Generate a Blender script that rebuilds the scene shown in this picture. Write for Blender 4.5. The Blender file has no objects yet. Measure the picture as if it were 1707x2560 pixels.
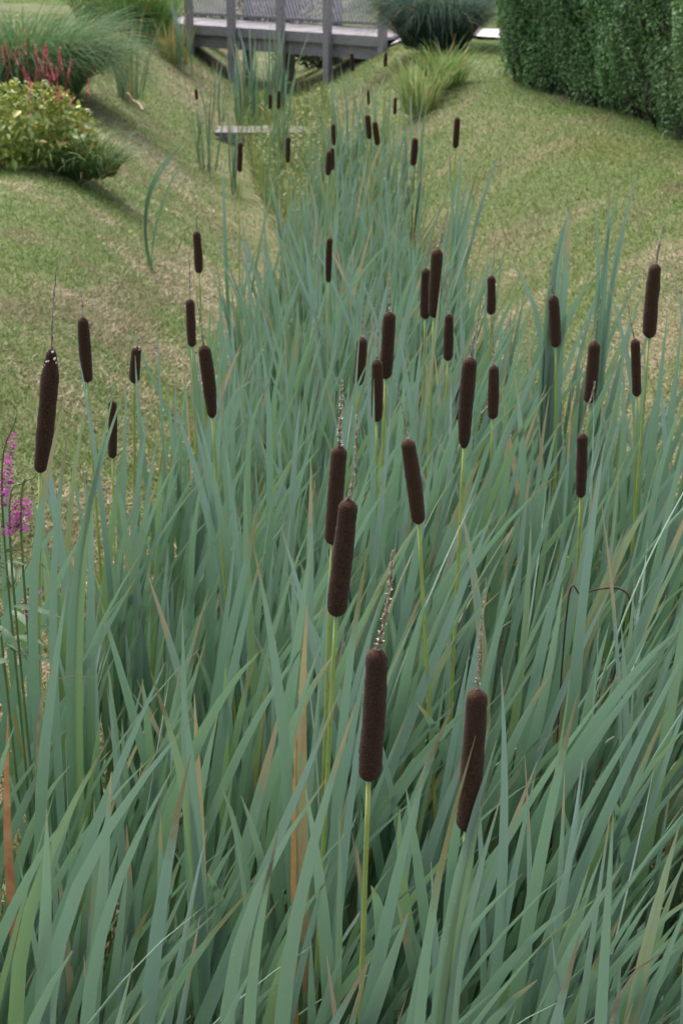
import bpy, math, random
import numpy as np
from mathutils import Vector

random.seed(7)
rng = np.random.default_rng(7)
R = math.radians
scene = bpy.context.scene
col = scene.collection

# ------------------------------------------------------------------ camera
F_PX, PITCH, CAM_Z = 4000.0, R(21.5), 2.5
cam_d = bpy.data.cameras.new('camera')
cam = bpy.data.objects.new('camera', cam_d)
col.objects.link(cam)
cam.location = (0, 0, CAM_Z)
cam.rotation_euler = (R(90) - PITCH, 0, 0)
cam_d.sensor_fit = 'HORIZONTAL'
cam_d.sensor_width = 14.8
cam_d.lens = 14.8 * F_PX / 1707.0
cam_d.clip_start = 0.05
cam_d.clip_end = 500
cam_d.dof.use_dof = True
cam_d.dof.focus_distance = 2.35
cam_d.dof.aperture_fstop = 9.0
scene.camera = cam

# ------------------------------------------------------------------ light
SUN_EL, SUN_AZ = R(60), R(-25)      # azimuth of the sun measured from +Y clockwise
w = bpy.data.worlds.new('World')
scene.world = w
w.use_nodes = True
nt = w.node_tree
bg = nt.nodes['Background']
sky = nt.nodes.new('ShaderNodeTexSky')
sky.sky_type = 'NISHITA'
sky.sun_disc = False
sky.sun_elevation = SUN_EL
sky.sun_rotation = SUN_AZ
sky.air_density = 1.0
sky.dust_density = 5.0
sky.ozone_density = 0.6
hs = nt.nodes.new('ShaderNodeHueSaturation')      # overcast: the blue is veiled by cloud
hs.inputs['Saturation'].default_value = 0.55
nt.links.new(sky.outputs[0], hs.inputs['Color'])
nt.links.new(hs.outputs[0], bg.inputs[0])
bg.inputs[1].default_value = 0.15
sun_d = bpy.data.lights.new('sun', 'SUN')
sun_d.energy = 1.5
sun_d.angle = R(26)
sun_d.color = (1.0, 0.96, 0.9)
sun = bpy.data.objects.new('sun', sun_d)
col.objects.link(sun)
sd = Vector((math.sin(SUN_AZ) * math.cos(SUN_EL), math.cos(SUN_AZ) * math.cos(SUN_EL), math.sin(SUN_EL)))
sun.rotation_euler = sd.to_track_quat('Z', 'Y').to_euler()
sun.location = sd * 30
scene.view_settings.view_transform = 'Standard'
scene.view_settings.look = 'None'
scene.view_settings.gamma = 1.0
scene.view_settings.exposure = 1.52
scene.view_settings.use_curve_mapping = False

# ------------------------------------------------------------------ helpers
K = 1707 / 1568.0      # the reference was read on a 1568 px wide copy
CP, SP = math.cos(PITCH), math.sin(PITCH)


def ray(dx, dy):
    a = (dx * K - 853.5) / F_PX
    b = (1280 - dy * K) / F_PX
    return np.array([a, CP + b * SP, -SP + b * CP])


def at_depth(dx, dy, depth):
    r = ray(dx, dy)
    s = depth / r[1]
    return np.array([r[0] * s, depth, CAM_Z + r[2] * s])


def at_height(dx, dy, z):
    r = ray(dx, dy)
    s = (z - CAM_Z) / r[2]
    return np.array([r[0] * s, r[1] * s, z])


def smooth(e0, e1, x):
    t = np.clip((x - e0) / (e1 - e0), 0, 1)
    return t * t * (3 - 2 * t)


_tabs = {}


def vnoise(x, y, seed=0):
    if seed not in _tabs:
        _tabs[seed] = np.random.default_rng(1000 + seed).random((256, 256))
    tab = _tabs[seed]
    x = np.asarray(x, float)
    y = np.asarray(y, float)
    xi = np.floor(x).astype(int)
    yi = np.floor(y).astype(int)
    fx = x - xi
    fy = y - yi
    fx = fx * fx * (3 - 2 * fx)
    fy = fy * fy * (3 - 2 * fy)
    g = lambda i, j: tab[i % 256, j % 256]
    return (g(xi, yi) * (1 - fx) + g(xi + 1, yi) * fx) * (1 - fy) + (g(xi, yi + 1) * (1 - fx) + g(xi + 1, yi + 1) * fx) * fy


def fbm(x, y, seed=0, octaves=3):
    s, a, tot = 0, 1.0, 0
    for k in range(octaves):
        s = s + a * vnoise(x * 2 ** k, y * 2 ** k, seed + k)
        tot += a
        a *= 0.5
    return s / tot


def axis(y):                      # centre line of the ditch
    return 0.13 - 0.93 * smooth(6.5, 18.0, y) - 0.03 * np.clip(y - 18, 0, 30)


def height(x, y):
    x = np.asarray(x, float)
    y = np.asarray(y, float)
    u = x - axis(y)
    floor = 0.0 * y
    toe = 0.62 - 0.17 * smooth(4, 14, y)
    crest_l, crest_r = 1.98, 2.0
    left = smooth(toe - 0.25, crest_l, -u) ** 0.9
    right = smooth(toe - 0.25, crest_r, u) ** 0.9
    top = 0.80
    h = floor + (top - floor) * np.where(u < 0, left, right)
    h = h + 0.05 * (fbm(x * 0.8, y * 0.8, 3) - 0.5) + 0.018 * (vnoise(x * 5, y * 5, 8) - 0.5)
    return h


def hz(x, y):
    return float(height(x, y))


def mesh_np(name, verts, faces, mat=None, smooth_shade=True, uv=None, attrs=None, colors=None):
    """verts (n,3), faces (m,k); uv per vertex (n,2); attrs {name: (n,)}"""
    verts = np.asarray(verts, np.float32)
    faces = np.asarray(faces, np.int32)
    me = bpy.data.meshes.new(name)
    m, k = faces.shape
    me.vertices.add(len(verts))
    me.vertices.foreach_set('co', verts.ravel())
    me.loops.add(m * k)
    me.loops.foreach_set('vertex_index', faces.ravel())
    me.polygons.add(m)
    me.polygons.foreach_set('loop_start', np.arange(0, m * k, k, dtype=np.int32))
    me.polygons.foreach_set('loop_total', np.full(m, k, np.int32))
    me.polygons.foreach_set('use_smooth', np.full(m, smooth_shade))
    me.update(calc_edges=True)
    if uv is not None:
        l = me.uv_layers.new(name='UVMap')
        l.data.foreach_set('uv', np.asarray(uv, np.float32)[faces.ravel()].ravel())
    if attrs:
        for n, v in attrs.items():
            a = me.attributes.new(n, 'FLOAT', 'POINT')
            a.data.foreach_set('value', np.asarray(v, np.float32))
    if colors is not None:
        a = me.attributes.new('tint', 'FLOAT_COLOR', 'POINT')
        c = np.ones((len(verts), 4), np.float32)
        c[:, :3] = colors
        a.data.foreach_set('color', c.ravel())
    if mat:
        me.materials.append(mat)
    me.validate()
    return me


def obj(name, me, parent=None, loc=None):
    o = bpy.data.objects.new(name, me)
    col.objects.link(o)
    if parent:
        o.parent = parent
    if loc is not None:
        o.location = loc
    return o


def tag(o, label=None, cat=None, group=None, kind=None):
    if label: o['label'] = label
    if cat: o['category'] = cat
    if group: o['group'] = group
    if kind: o['kind'] = kind
    return o


def empty(name, loc=(0, 0, 0)):
    o = bpy.data.objects.new(name, None)
    o.empty_display_size = 0.05
    col.objects.link(o)
    o.location = loc
    return o


class MB:
    """collects geometry into one mesh"""
    def __init__(s):
        s.v, s.f, s.n = [], [], 0

    def add(s, verts, faces):
        s.v.append(np.asarray(verts, float))
        s.f.extend([tuple(int(i) + s.n for i in f) for f in faces])
        s.n += len(verts)

    def box(s, c, size, rz=0, bev=0.0):
        hx, hy, h = [q / 2 for q in size]
        p = []
        for z in (-h, h):
            for x, y in ((-hx, -hy), (hx, -hy), (hx, hy), (-hx, hy)):
                p.append((x * math.cos(rz) - y * math.sin(rz) + c[0], x * math.sin(rz) + y * math.cos(rz) + c[1], z + c[2]))
        s.add(p, [(0, 3, 2, 1), (4, 5, 6, 7), (0, 1, 5, 4), (1, 2, 6, 5), (2, 3, 7, 6), (3, 0, 4, 7)])

    def tube(s, pts, rad, sides=8, cap=True):
        pts = np.asarray(pts, float)
        n = len(pts)
        rad = np.broadcast_to(np.asarray(rad, float), (n,))
        tan = np.gradient(pts, axis=0)
        tan /= np.linalg.norm(tan, axis=1)[:, None] + 1e-9
        ref = np.array([0, 1.0, 0]) if abs(tan[0][1]) < 0.9 else np.array([1.0, 0, 0])
        vs = []
        for i in range(n):
            a = np.cross(tan[i], ref); a /= np.linalg.norm(a) + 1e-9
            b = np.cross(tan[i], a)
            for k in range(sides):
                q = 2 * math.pi * k / sides
                vs.append(pts[i] + rad[i] * (a * math.cos(q) + b * math.sin(q)))
        fs = []
        for i in range(n - 1):
            for k in range(sides):
                k2 = (k + 1) % sides
                fs.append((i * sides + k, i * sides + k2, (i + 1) * sides + k2, (i + 1) * sides + k))
        if cap:
            fs.append(tuple(range(sides))[::-1])
            fs.append(tuple((n - 1) * sides + k for k in range(sides)))
        s.add(vs, fs)

    def mesh(s, name, mat, smooth_shade=True):
        me = bpy.data.meshes.new(name)
        me.from_pydata([tuple(p) for p in np.concatenate(s.v)], [], s.f)
        me.polygons.foreach_set('use_smooth', [smooth_shade] * len(me.polygons))
        me.materials.append(mat)
        me.update()
        return me

    def build(s, name, mat, parent=None, smooth_shade=True):
        return obj(name, s.mesh(name, mat, smooth_shade), parent)


# ------------------------------------------------------------------ materials
class NT:
    def __init__(s, name):
        s.m = bpy.data.materials.new(name)
        s.m.use_nodes = True
        s.t = s.m.node_tree
        s.t.nodes.clear()
        s.out = s.n('ShaderNodeOutputMaterial')

    def n(s, typ, **kw):
        nd = s.t.nodes.new(typ)
        for k, v in kw.items():
            setattr(nd, k, v)
        return nd

    def l(s, a, b):
        s.t.links.new(a, b)

    def math(s, op, a, b=None, clamp=False):
        nd = s.n('ShaderNodeMath', operation=op, use_clamp=clamp)
        for i, q in enumerate((a, b)):
            if q is None: continue
            if isinstance(q, (int, float)): nd.inputs[i].default_value = q
            else: s.l(q, nd.inputs[i])
        return nd.outputs[0]

    def mix(s, fac, a, b):
        nd = s.n('ShaderNodeMix', data_type='RGBA')
        for i, q in ((0, fac), (6, a), (7, b)):
            if isinstance(q, (int, float)): nd.inputs[i].default_value = q
            elif isinstance(q, tuple): nd.inputs[i].default_value = (*q, 1)
            else: s.l(q, nd.inputs[i])
        return nd.outputs[2]

    def noise(s, scale, detail=3, vec=None, rough=0.5):
        nd = s.n('ShaderNodeTexNoise')
        nd.inputs['Scale'].default_value = scale
        nd.inputs['Detail'].default_value = detail
        nd.inputs['Roughness'].default_value = rough
        if vec is not None: s.l(vec, nd.inputs['Vector'])
        return nd.outputs['Fac']

    def ramp(s, fac, stops):
        nd = s.n('ShaderNodeValToRGB')
        e = nd.color_ramp.elements
        while len(e) < len(stops): e.new(0.5)
        for k, (p, c) in enumerate(stops):
            e[k].position = p
            e[k].color = (*c, 1)
        s.l(fac, nd.inputs[0])
        return nd.outputs[0]

    def rng(s, v, a, b, c=0, d=1):
        nd = s.n('ShaderNodeMapRange')
        s.l(v, nd.inputs[0])
        for i, q in enumerate((a, b, c, d)): nd.inputs[i + 1].default_value = q
        return nd.outputs[0]

    def bsdf(s, color, rough=0.6, spec=0.5, bump=None, bump_d=0.01, bump_s=1.0, trans=0.0, sheen=0.0, trans_col=None):
        p = s.n('ShaderNodeBsdfPrincipled')
        if isinstance(color, tuple): p.inputs['Base Color'].default_value = (*color, 1)
        else: s.l(color, p.inputs['Base Color'])
        if isinstance(rough, (int, float)): p.inputs['Roughness'].default_value = rough
        else: s.l(rough, p.inputs['Roughness'])
        p.inputs['Specular IOR Level'].default_value = spec
        if sheen:
            p.inputs['Sheen Weight'].default_value = sheen
            p.inputs['Sheen Roughness'].default_value = 0.6
        if bump is not None:
            b = s.n('ShaderNodeBump')
            b.inputs['Strength'].default_value = bump_s
            b.inputs['Distance'].default_value = bump_d
            s.l(bump, b.inputs['Height'])
            s.l(b.outputs[0], p.inputs['Normal'])
        o = p.outputs[0]
        if trans:
            tr = s.n('ShaderNodeBsdfTranslucent')
            c = trans_col if trans_col is not None else color
            if isinstance(c, tuple): tr.inputs[0].default_value = (*c, 1)
            else: s.l(c, tr.inputs[0])
            mx = s.n('ShaderNodeMixShader')
            mx.inputs[0].default_value = trans
            s.l(o, mx.inputs[1]); s.l(tr.outputs[0], mx.inputs[2])
            o = mx.outputs[0]
        s.l(o, s.out.inputs[0])
        return s.m


def reed_material(name, source, dry=0.05):
    t = NT(name)
    if source == 'object':
        r = t.n('ShaderNodeObjectInfo').outputs['Random']
    else:
        r = t.n('ShaderNodeAttribute', attribute_name='rnd').outputs['Fac']
    uv = t.n('ShaderNodeUVMap').outputs[0]
    sep = t.n('ShaderNodeSeparateXYZ'); t.l(uv, sep.inputs[0])
    u, v = sep.outputs[0], sep.outputs[1]
    r2 = t.math('FRACT', t.math('MULTIPLY', r, 17.31))
    r3 = t.math('FRACT', t.math('MULTIPLY', r, 53.77))
    r4 = t.math('FRACT', t.math('MULTIPLY', r, 131.3))
    pos = t.n('ShaderNodeNewGeometry').outputs['Position']
    base = t.ramp(r2, [(0.0, (0.038, 0.096, 0.044)), (0.30, (0.056, 0.130, 0.068)), (0.55, (0.078, 0.160, 0.095)), (0.80, (0.120, 0.205, 0.160)), (0.91, (0.110, 0.195, 0.055)), (1.0, (0.17, 0.24, 0.065))])
    # yellowing low down on some leaves
    low = t.math('MULTIPLY', t.rng(v, 0.55, 0.1), t.rng(r3, 0.6, 1.0, 0, 0.55))
    base = t.mix(low, base, (0.16, 0.19, 0.05))
    # yellow / orange senescing leaves
    nz = t.noise(6.0, 3, pos)
    sen = t.math('MULTIPLY', t.math('GREATER_THAN', r4, 1 - 0.05), t.rng(t.math('ADD', nz, t.math('MULTIPLY', t.math('ABSOLUTE', t.math('SUBTRACT', u, 0.5)), 0.5)), 0.48, 0.62))
    base = t.mix(t.math('MULTIPLY', sen, 0.85), base, (0.30, 0.19, 0.06))
    # dry brown tip, its length differs from leaf to leaf
    start = t.math('SUBTRACT', 0.972, t.math('MULTIPLY', t.math('POWER', r3, 5.0), 0.13))
    wob = t.math('MULTIPLY', t.math('SUBTRACT', t.noise(60.0, 2, pos), 0.5), 0.05)
    tipf = t.math('MULTIPLY', t.math('SUBTRACT', t.math('ADD', v, wob), start), 28.0, clamp=True)
    tipcol = t.mix(r2, (0.42, 0.30, 0.19), (0.16, 0.10, 0.06))
    base = t.mix(tipf, base, tipcol)
    # wholly dry leaves
    dryf = t.math('LESS_THAN', r, dry)
    base = t.mix(dryf, base, t.mix(t.noise(25, 3, pos), (0.42, 0.24, 0.11), (0.48, 0.38, 0.24)))
    # small specks
    sp = t.math('GREATER_THAN', t.noise(220.0, 1, pos), 0.735)
    base = t.mix(t.math('MULTIPLY', sp, 0.5), base, (0.32, 0.30, 0.22))
    # long veins
    veins = t.n('ShaderNodeTexWave', bands_direction='X')
    veins.inputs['Scale'].default_value = 4.0
    veins.inputs['Distortion'].default_value = 0.6
    t.l(uv, veins.inputs[0])
    base = t.mix(t.math('MULTIPLY', veins.outputs['Fac'], 0.16), base, (0.03, 0.08, 0.05))
    # glaucous wax plus sky light painted into the colour, paler up the blade
    painted_sky_bloom = t.math('MULTIPLY', t.rng(v, 0.5, 0.95), t.rng(r2, 1.0, 0.0, 0.30, 0.62))
    base = t.mix(t.math('MULTIPLY', painted_sky_bloom, t.math('SUBTRACT', 1.0, t.math('MAXIMUM', tipf, dryf))), base, (0.33, 0.43, 0.385))
    return t.bsdf(base, rough=0.42, spec=0.8, bump=veins.outputs['Fac'], bump_d=0.0005, bump_s=0.5, trans=0.17, sheen=0.08,
                  trans_col=t.mix(0.5, base, (0.11, 0.27, 0.06)))


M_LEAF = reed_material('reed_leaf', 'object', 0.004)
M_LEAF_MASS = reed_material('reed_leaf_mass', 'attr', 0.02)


def tint_mat(name, rough=0.6, spec=0.3, trans=0.25, var=0.25, scale=30):
    t = NT(name)
    c = t.n('ShaderNodeAttribute', attribute_name='tint').outputs['Color']
    pos = t.n('ShaderNodeNewGeometry').outputs['Position']
    hsv = t.n('ShaderNodeHueSaturation')
    t.l(c, hsv.inputs['Color'])
    t.l(t.rng(t.noise(scale, 2, pos), 0.3, 0.7, 1 - var, 1 + var), hsv.inputs['Value'])
    return t.bsdf(hsv.outputs[0], rough=rough, spec=spec, trans=trans)


M_GRASS = tint_mat('mown_grass', 0.65, 0.25, 0.25)
M_BLADES = tint_mat('grass_blades', 0.6, 0.15, 0.3)
M_HEDGE = tint_mat('hedge_leaf', 0.5, 0.3, 0.25, 0.12)
M_UNDER = tint_mat('undergrowth_leaf', 0.55, 0.3, 0.3)

t = NT('seed_head_velvet')
pos = t.n('ShaderNodeTexCoord').outputs['Object']
n1 = t.noise(420, 3, pos, 0.7)
n2 = t.noise(45, 3, pos)
c = t.mix(t.rng(n1, 0.4, 0.68), (0.009, 0.004, 0.002), (0.075, 0.031, 0.014))
c = t.mix(t.rng(n2, 0.45, 0.75, 0, 0.5), c, (0.028, 0.013, 0.007))
c = t.mix(t.math('MULTIPLY', t.n('ShaderNodeObjectInfo').outputs['Random'], 0.35), c, (0.05, 0.024, 0.012))
M_HEAD = t.bsdf(c, rough=0.92, spec=0.12, bump=n1, bump_d=0.002, bump_s=0.9, sheen=0.05)

t = NT('withered_spike')
pos = t.n('ShaderNodeTexCoord').outputs['Object']
n1 = t.noise(160, 3, pos)
M_SPIKE = t.bsdf(t.ramp(n1, [(0.3, (0.08, 0.055, 0.04)), (0.5, (0.24, 0.185, 0.14)), (0.7, (0.42, 0.36, 0.29))]), rough=0.85, spec=0.2, bump=n1, bump_d=0.002)

t = NT('stalk_yellow_green')
pos = t.n('ShaderNodeTexCoord').outputs['Object']
n1 = t.noise(9, 3, pos)
n2 = t.noise(90, 2, pos)
c = t.mix(t.rng(n1, 0.4, 0.65), (0.19, 0.26, 0.06), (0.29, 0.32, 0.08))
c = t.mix(t.rng(n2, 0.6, 0.75, 0, 0.6), c, (0.14, 0.11, 0.04))
M_STALK = t.bsdf(c, rough=0.42, spec=0.4)


def simple(name, ca, cb, scale=20, rough=0.7, spec=0.3, bump=0.003, trans=0.0):
    t = NT(name)
    pos = t.n('ShaderNodeNewGeometry').outputs['Position']
    n = t.noise(scale, 4, pos)
    return t.bsdf(t.mix(t.rng(n, 0.35, 0.65), ca, cb), rough=rough, spec=spec, bump=n, bump_d=bump, trans=trans)


M_FLUFF = simple('pale_fluff', (0.55, 0.5, 0.42), (0.7, 0.68, 0.62), 80)
M_MAGENTA = simple('loosestrife_petal', (0.46, 0.07, 0.30), (0.62, 0.16, 0.46), 90, 0.5, trans=0.35)
M_DULLBUD = simple('loosestrife_bud', (0.12, 0.07, 0.07), (0.20, 0.11, 0.12), 90)
M_STEM = simple('green_stem', (0.06, 0.12, 0.04), (0.12, 0.14, 0.05), 30)
M_REDFL = simple('red_flower', (0.33, 0.018, 0.05), (0.45, 0.05, 0.10), 60, 0.6, trans=0.2)
M_DARKSTEM = simple('dark_stem', (0.02, 0.013, 0.012), (0.06, 0.04, 0.03), 60)
M_BROWN = simple('dry_stem', (0.25, 0.17, 0.10), (0.38, 0.30, 0.20), 30)
M_GRAVEL = simple('pale_path_gravel', (0.30, 0.27, 0.28), (0.40, 0.36, 0.37), 60)
M_CORE = simple('hedge_dark_core', (0.012, 0.018, 0.010), (0.030, 0.028, 0.018), 25)


def wood(name, ca, cb):
    t = NT(name)
    tc = t.n('ShaderNodeTexCoord').outputs['Object']
    mp = t.n('ShaderNodeMapping')
    mp.inputs['Scale'].default_value = (3, 3, 14)
    t.l(tc, mp.inputs[0])
    n = t.noise(6, 5, mp.outputs[0], 0.65)
    n2 = t.noise(2.5, 3, tc)
    c = t.mix(t.rng(n, 0.3, 0.7), ca, cb)
    c = t.mix(t.rng(n2, 0.55, 0.75, 0, 0.5), c, (0.12, 0.14, 0.09))
    return t.bsdf(c, rough=0.8, spec=0.25, bump=n, bump_d=0.004)


M_WOOD = wood('weathered_grey_wood', (0.15, 0.14, 0.14), (0.27, 0.25, 0.26))
M_WOOD_L = wood('bleached_grey_board', (0.14, 0.13, 0.14), (0.22, 0.205, 0.225))
M_PLANK = wood('worn_plank', (0.09, 0.08, 0.075), (0.16, 0.145, 0.14))
M_WOOD_D = wood('dark_beam_wood', (0.07, 0.065, 0.06), (0.16, 0.145, 0.14))  # darker wood tone for bearers and inner beams
M_SLAT = wood('grey_trellis_slat', (0.33, 0.31, 0.33), (0.48, 0.45, 0.49))

# ground
t = NT('bank_soil_and_turf')
pos = t.n('ShaderNodeNewGeometry').outputs['Position']
mp = t.n('ShaderNodeMapping')
mp.inputs['Rotation'].default_value = (0, 0, R(25))
mp.inputs['Scale'].default_value = (1, 1.5, 1)
t.l(pos, mp.inputs[0])
n1 = t.noise(1.2, 5, mp.outputs[0], 0.6)
n2 = t.noise(45, 4, pos, 0.7)
c = t.mix(t.rng(n1, 0.4, 0.62), (0.075, 0.100, 0.034), (0.15, 0.130, 0.075))
c = t.mix(t.rng(n2, 0.42, 0.62), c, (0.06, 0.07, 0.03))
M_GROUND = t.bsdf(c, rough=0.95, spec=0.1, bump=n2, bump_d=0.01)

# ------------------------------------------------------------------ ground
xs = np.unique(np.concatenate([np.linspace(-150, -6, 15), np.linspace(-6, 6, 221), np.linspace(6, 150, 15)]))
ys = np.unique(np.concatenate([np.linspace(-60, -2, 9), np.linspace(-2, 30, 460), np.linspace(30, 300, 15)]))
X, Y = np.meshgrid(xs, ys)
Z = height(X, Y)
nx, ny = len(xs), len(ys)
i, j = np.meshgrid(np.arange(nx - 1), np.arange(ny - 1))
b = (j * nx + i).ravel()
ground = obj('ground', mesh_np('ground', np.stack([X.ravel(), Y.ravel(), Z.ravel()], 1), np.stack([b, b + 1, b + nx + 1, b + nx], 1), M_GROUND))
tag(ground, 'mown grassy banks sloping down into the narrow ditch', kind='structure')

# ------------------------------------------------------------------ bridge frame of reference
BA = np.array([-2.75, 22.5]); BB = np.array([0.56, 20.08])       # near edge of the deck, left to right
bdir = (BB - BA) / np.linalg.norm(BB - BA)
bnor = np.array([-bdir[1], bdir[0]])                            # away from the camera
BRZ = math.atan2(bdir[1], bdir[0])
DECK_Z = 0.76
BLEN = float(np.linalg.norm(BB - BA))


def bp(s, d, z):
    q = BA + bdir * s + bnor * d
    return (q[0], q[1], z)


def on_ground(dx, dy):
    """the point of the ground that the photograph shows at a given place"""
    p = at_height(dx, dy, 0.5)
    for _ in range(30):
        p = 0.5 * p + 0.5 * at_height(dx, dy, hz(p[0], p[1]))
    return p


# ------------------------------------------------------------------ mown grass
def in_path(x, y):
    rx, ry = x - BA[0], y - BA[1]
    d = rx * bnor[0] + ry * bnor[1]
    s = rx * bdir[0] + ry * bdir[1]
    return (d > -0.05) & (d < 1.0)


def grid_height(x, y):
    i_ = np.clip(np.searchsorted(xs, x) - 1, 0, nx - 2); j_ = np.clip(np.searchsorted(ys, y) - 1, 0, ny - 2)
    fx = (x - xs[i_]) / (xs[i_ + 1] - xs[i_]); fy = (y - ys[j_]) / (ys[j_ + 1] - ys[j_])
    return (Z[j_, i_] * (1 - fx) + Z[j_, i_ + 1] * fx) * (1 - fy) + (Z[j_ + 1, i_] * (1 - fx) + Z[j_ + 1, i_ + 1] * fx) * fy


def grass_mass():
    N = 1050000
    # distance-weighted sampling of the wedge in view (and a step to the side of it)
    y = 2.2 * (29.0 / 2.2) ** rng.random(N)
    half = 0.26 * y + 0.9
    x = (rng.random(N) * 2 - 1) * half
    u = x - axis(y)
    p = 0.35 + 0.65 * smooth(0.35, 0.7, np.abs(u))
    keep = (rng.random(N) < p) & ~in_path(x, y)
    x, y = x[keep], y[keep]
    n = len(x)
    z = grid_height(x, y)
    # mowing swaths: streaks running down and along the bank
    sx = x * math.cos(0.5) + y * math.sin(0.5)
    sy = -x * math.sin(0.5) + y * math.cos(0.5)
    sx = sx + 1.2 * (fbm(x * .9, y * .9, 71, 2) - .5)
    sy = sy + 0.9 * (fbm(x * .8 + 5, y * .8, 74, 2) - .5)
    streak = fbm(sx * 1.9 + 0.6 * sy, sy * 2.7 - 0.8 * sx, 20, 4)
    patch = fbm(x * 0.55, y * 0.45, 30, 3)
    fine = fbm(x * 9, y * 9, 40, 2)
    side = np.where(x < axis(y), 0.10, 0.0)
    straw_p = np.clip(0.01 + 1.7 * (streak - 0.5) + 2.4 * (patch - 0.5) + 0.9 * (fine - 0.5) + side + 0.15 * smooth(9, 4, y), 0.03, 0.92)
    lawn = smooth(1.65, 1.95, x - axis(y)) * smooth(13, 14.5, y)
    straw_p = straw_p * (1 - 0.85 * lawn)
    straw = rng.random(n) < straw_p
    s = (0.75 + 0.075 * y)
    L = (0.012 + 0.022 * rng.random(n)) * (0.95 + 0.012 * y) * (0.6 + 0.8 * fine) * np.where(straw, 1.2, 1.0)
    W = (0.0015 + 0.0010 * rng.random(n)) * (0.6 + 0.11 * y)
    az = rng.random(n) * 2 * np.pi
    tilt = np.where(straw, 1.0 + 0.5 * rng.random(n), 0.3 + 1.0 * rng.random(n))
    dx, dy, dz = np.sin(tilt) * np.cos(az), np.sin(tilt) * np.sin(az), np.cos(tilt)
    saz = az + np.pi / 2 + 0.5 * rng.standard_normal(n)
    base = np.stack([x, y, z - 0.001], 1)
    tip = base + np.stack([dx, dy, dz], 1) * L[:, None]
    sv = np.stack([np.cos(saz), np.sin(saz), 0 * saz], 1) * W[:, None]
    V = np.stack([base - sv, base + sv, tip], 1).reshape(-1, 3)
    r = rng.random(n)
    g1 = np.array([0.112, 0.182, 0.038]); g2 = np.array([0.180, 0.245, 0.070])
    s1 = np.array([0.40, 0.33, 0.225]); s2 = np.array([0.23, 0.165, 0.11])
    green = g1 + (g2 - g1) * r[:, None]
    dry = s1 + (s2 - s1) * (r ** 1.5)[:, None]
    k = np.clip(straw_p * 0.9 + np.where(straw, 0.38, -0.10) + 0.10 * rng.standard_normal(n), 0, 1)[:, None]
    C = green * (1 - k) + dry * k
    lush = (smooth(0.50, 0.66, fbm(x * 1.3 + 40, y * 0.9 + 3, 160, 3)) * (1 - k[:, 0]))[:, None]
    C = C * (1 - .6 * lush) + .6 * lush * np.array([0.11, 0.20, 0.035])
    bare = (smooth(0.60, 0.72, fbm(x * 1.8 + 11, y * 1.2 + 70, 190, 3)))[:, None]
    C = C * (1 - .55 * bare) + .55 * bare * np.array([0.24, 0.165, 0.12])
    moss = (smooth(0.55, 0.7, fbm(x * 1.1 + 9, y * 0.8, 60, 3)) * (x > axis(y)))[:, None]
    C = C * (1 - 0.45 * moss) + 0.45 * moss * np.array([0.20, 0.19, 0.045])
    C = C * (1 - .55 * lawn[:, None]) + .55 * lawn[:, None] * np.array([0.16, 0.25, 0.08])
    C = C * (0.88 + 0.24 * rng.random(n))[:, None]
    me = mesh_np('grass', V, np.arange(3 * n).reshape(-1, 3), M_GRASS, False, colors=np.repeat(C, 3, 0))
    tag(obj('grass', me), 'short mown grass with straw clippings covering both banks', 'grass', kind='stuff')


grass_mass()

# ------------------------------------------------------------------ reed leaves
NS = 18
TT = np.linspace(0, 1, NS)
LF = []
for q in range(NS - 1):
    LF += [(3 * q, 3 * q + 1, 3 * q + 4, 3 * q + 3), (3 * q + 1, 3 * q + 2, 3 * q + 5, 3 * q + 4)]
LF = np.array(LF)
LUV = np.zeros((NS * 3, 2)); LUV[:, 1] = np.repeat(TT, 3); LUV[:, 0] = np.tile([0, 0.5, 1], NS)


def ribbon(T, P, w, psi, twist):
    """3 vertices per station along the leaf"""
    a = psi + twist * TT
    N = np.stack([np.cos(a), np.sin(a), 0 * a], 1)
    S = np.cross(T, N)
    S /= np.linalg.norm(S, axis=1)[:, None] + 1e-6
    NN = np.cross(S, T)
    wt = w * (0.62 + 0.38 * smooth(0, 0.4, TT)) * np.clip(1 - np.clip((TT - 0.6) / 0.4, 0, 1) ** 2.8, 0.06, 1)
    V = np.empty((NS, 3, 3))
    V[:, 0] = P - S * wt[:, None] / 2
    V[:, 1] = P - NN * wt[:, None] * 0.13
    V[:, 2] = P + S * wt[:, None] / 2
    return V.reshape(-1, 3)


def leaf_curve(L, w, fan, fan_az, lean, bend, bpow, wind_az, psi, twist, kink=0.0, kt=0.8, side_az=0.0, side_bend=0.0):
    fan_t = fan * (0.5 + 0.5 * (1 - TT))
    ws = lean * smooth(0, 0.5, TT) + side_bend * TT ** 1.8      # pushed sideways by the wind, in the plane of the blade
    wt = bend * TT ** bpow
    wt = wt + kink * smooth(kt - 0.12, kt + 0.12, TT)
    sx = fan_t * math.cos(fan_az) + wt * math.cos(wind_az) + ws * math.cos(side_az)
    sy = fan_t * math.sin(fan_az) + wt * math.sin(wind_az) + ws * math.sin(side_az)
    th = np.sqrt(sx ** 2 + sy ** 2)
    ph = np.arctan2(sy, sx)
    T = np.stack([np.sin(th) * np.cos(ph), np.sin(th) * np.sin(ph), np.cos(th)], 1)
    P = np.zeros((NS, 3))
    P[1:] = np.cumsum((T[1:] + T[:-1]) / 2 * (L / (NS - 1)), 0)
    return ribbon(T, P, w, psi, twist)


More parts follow.
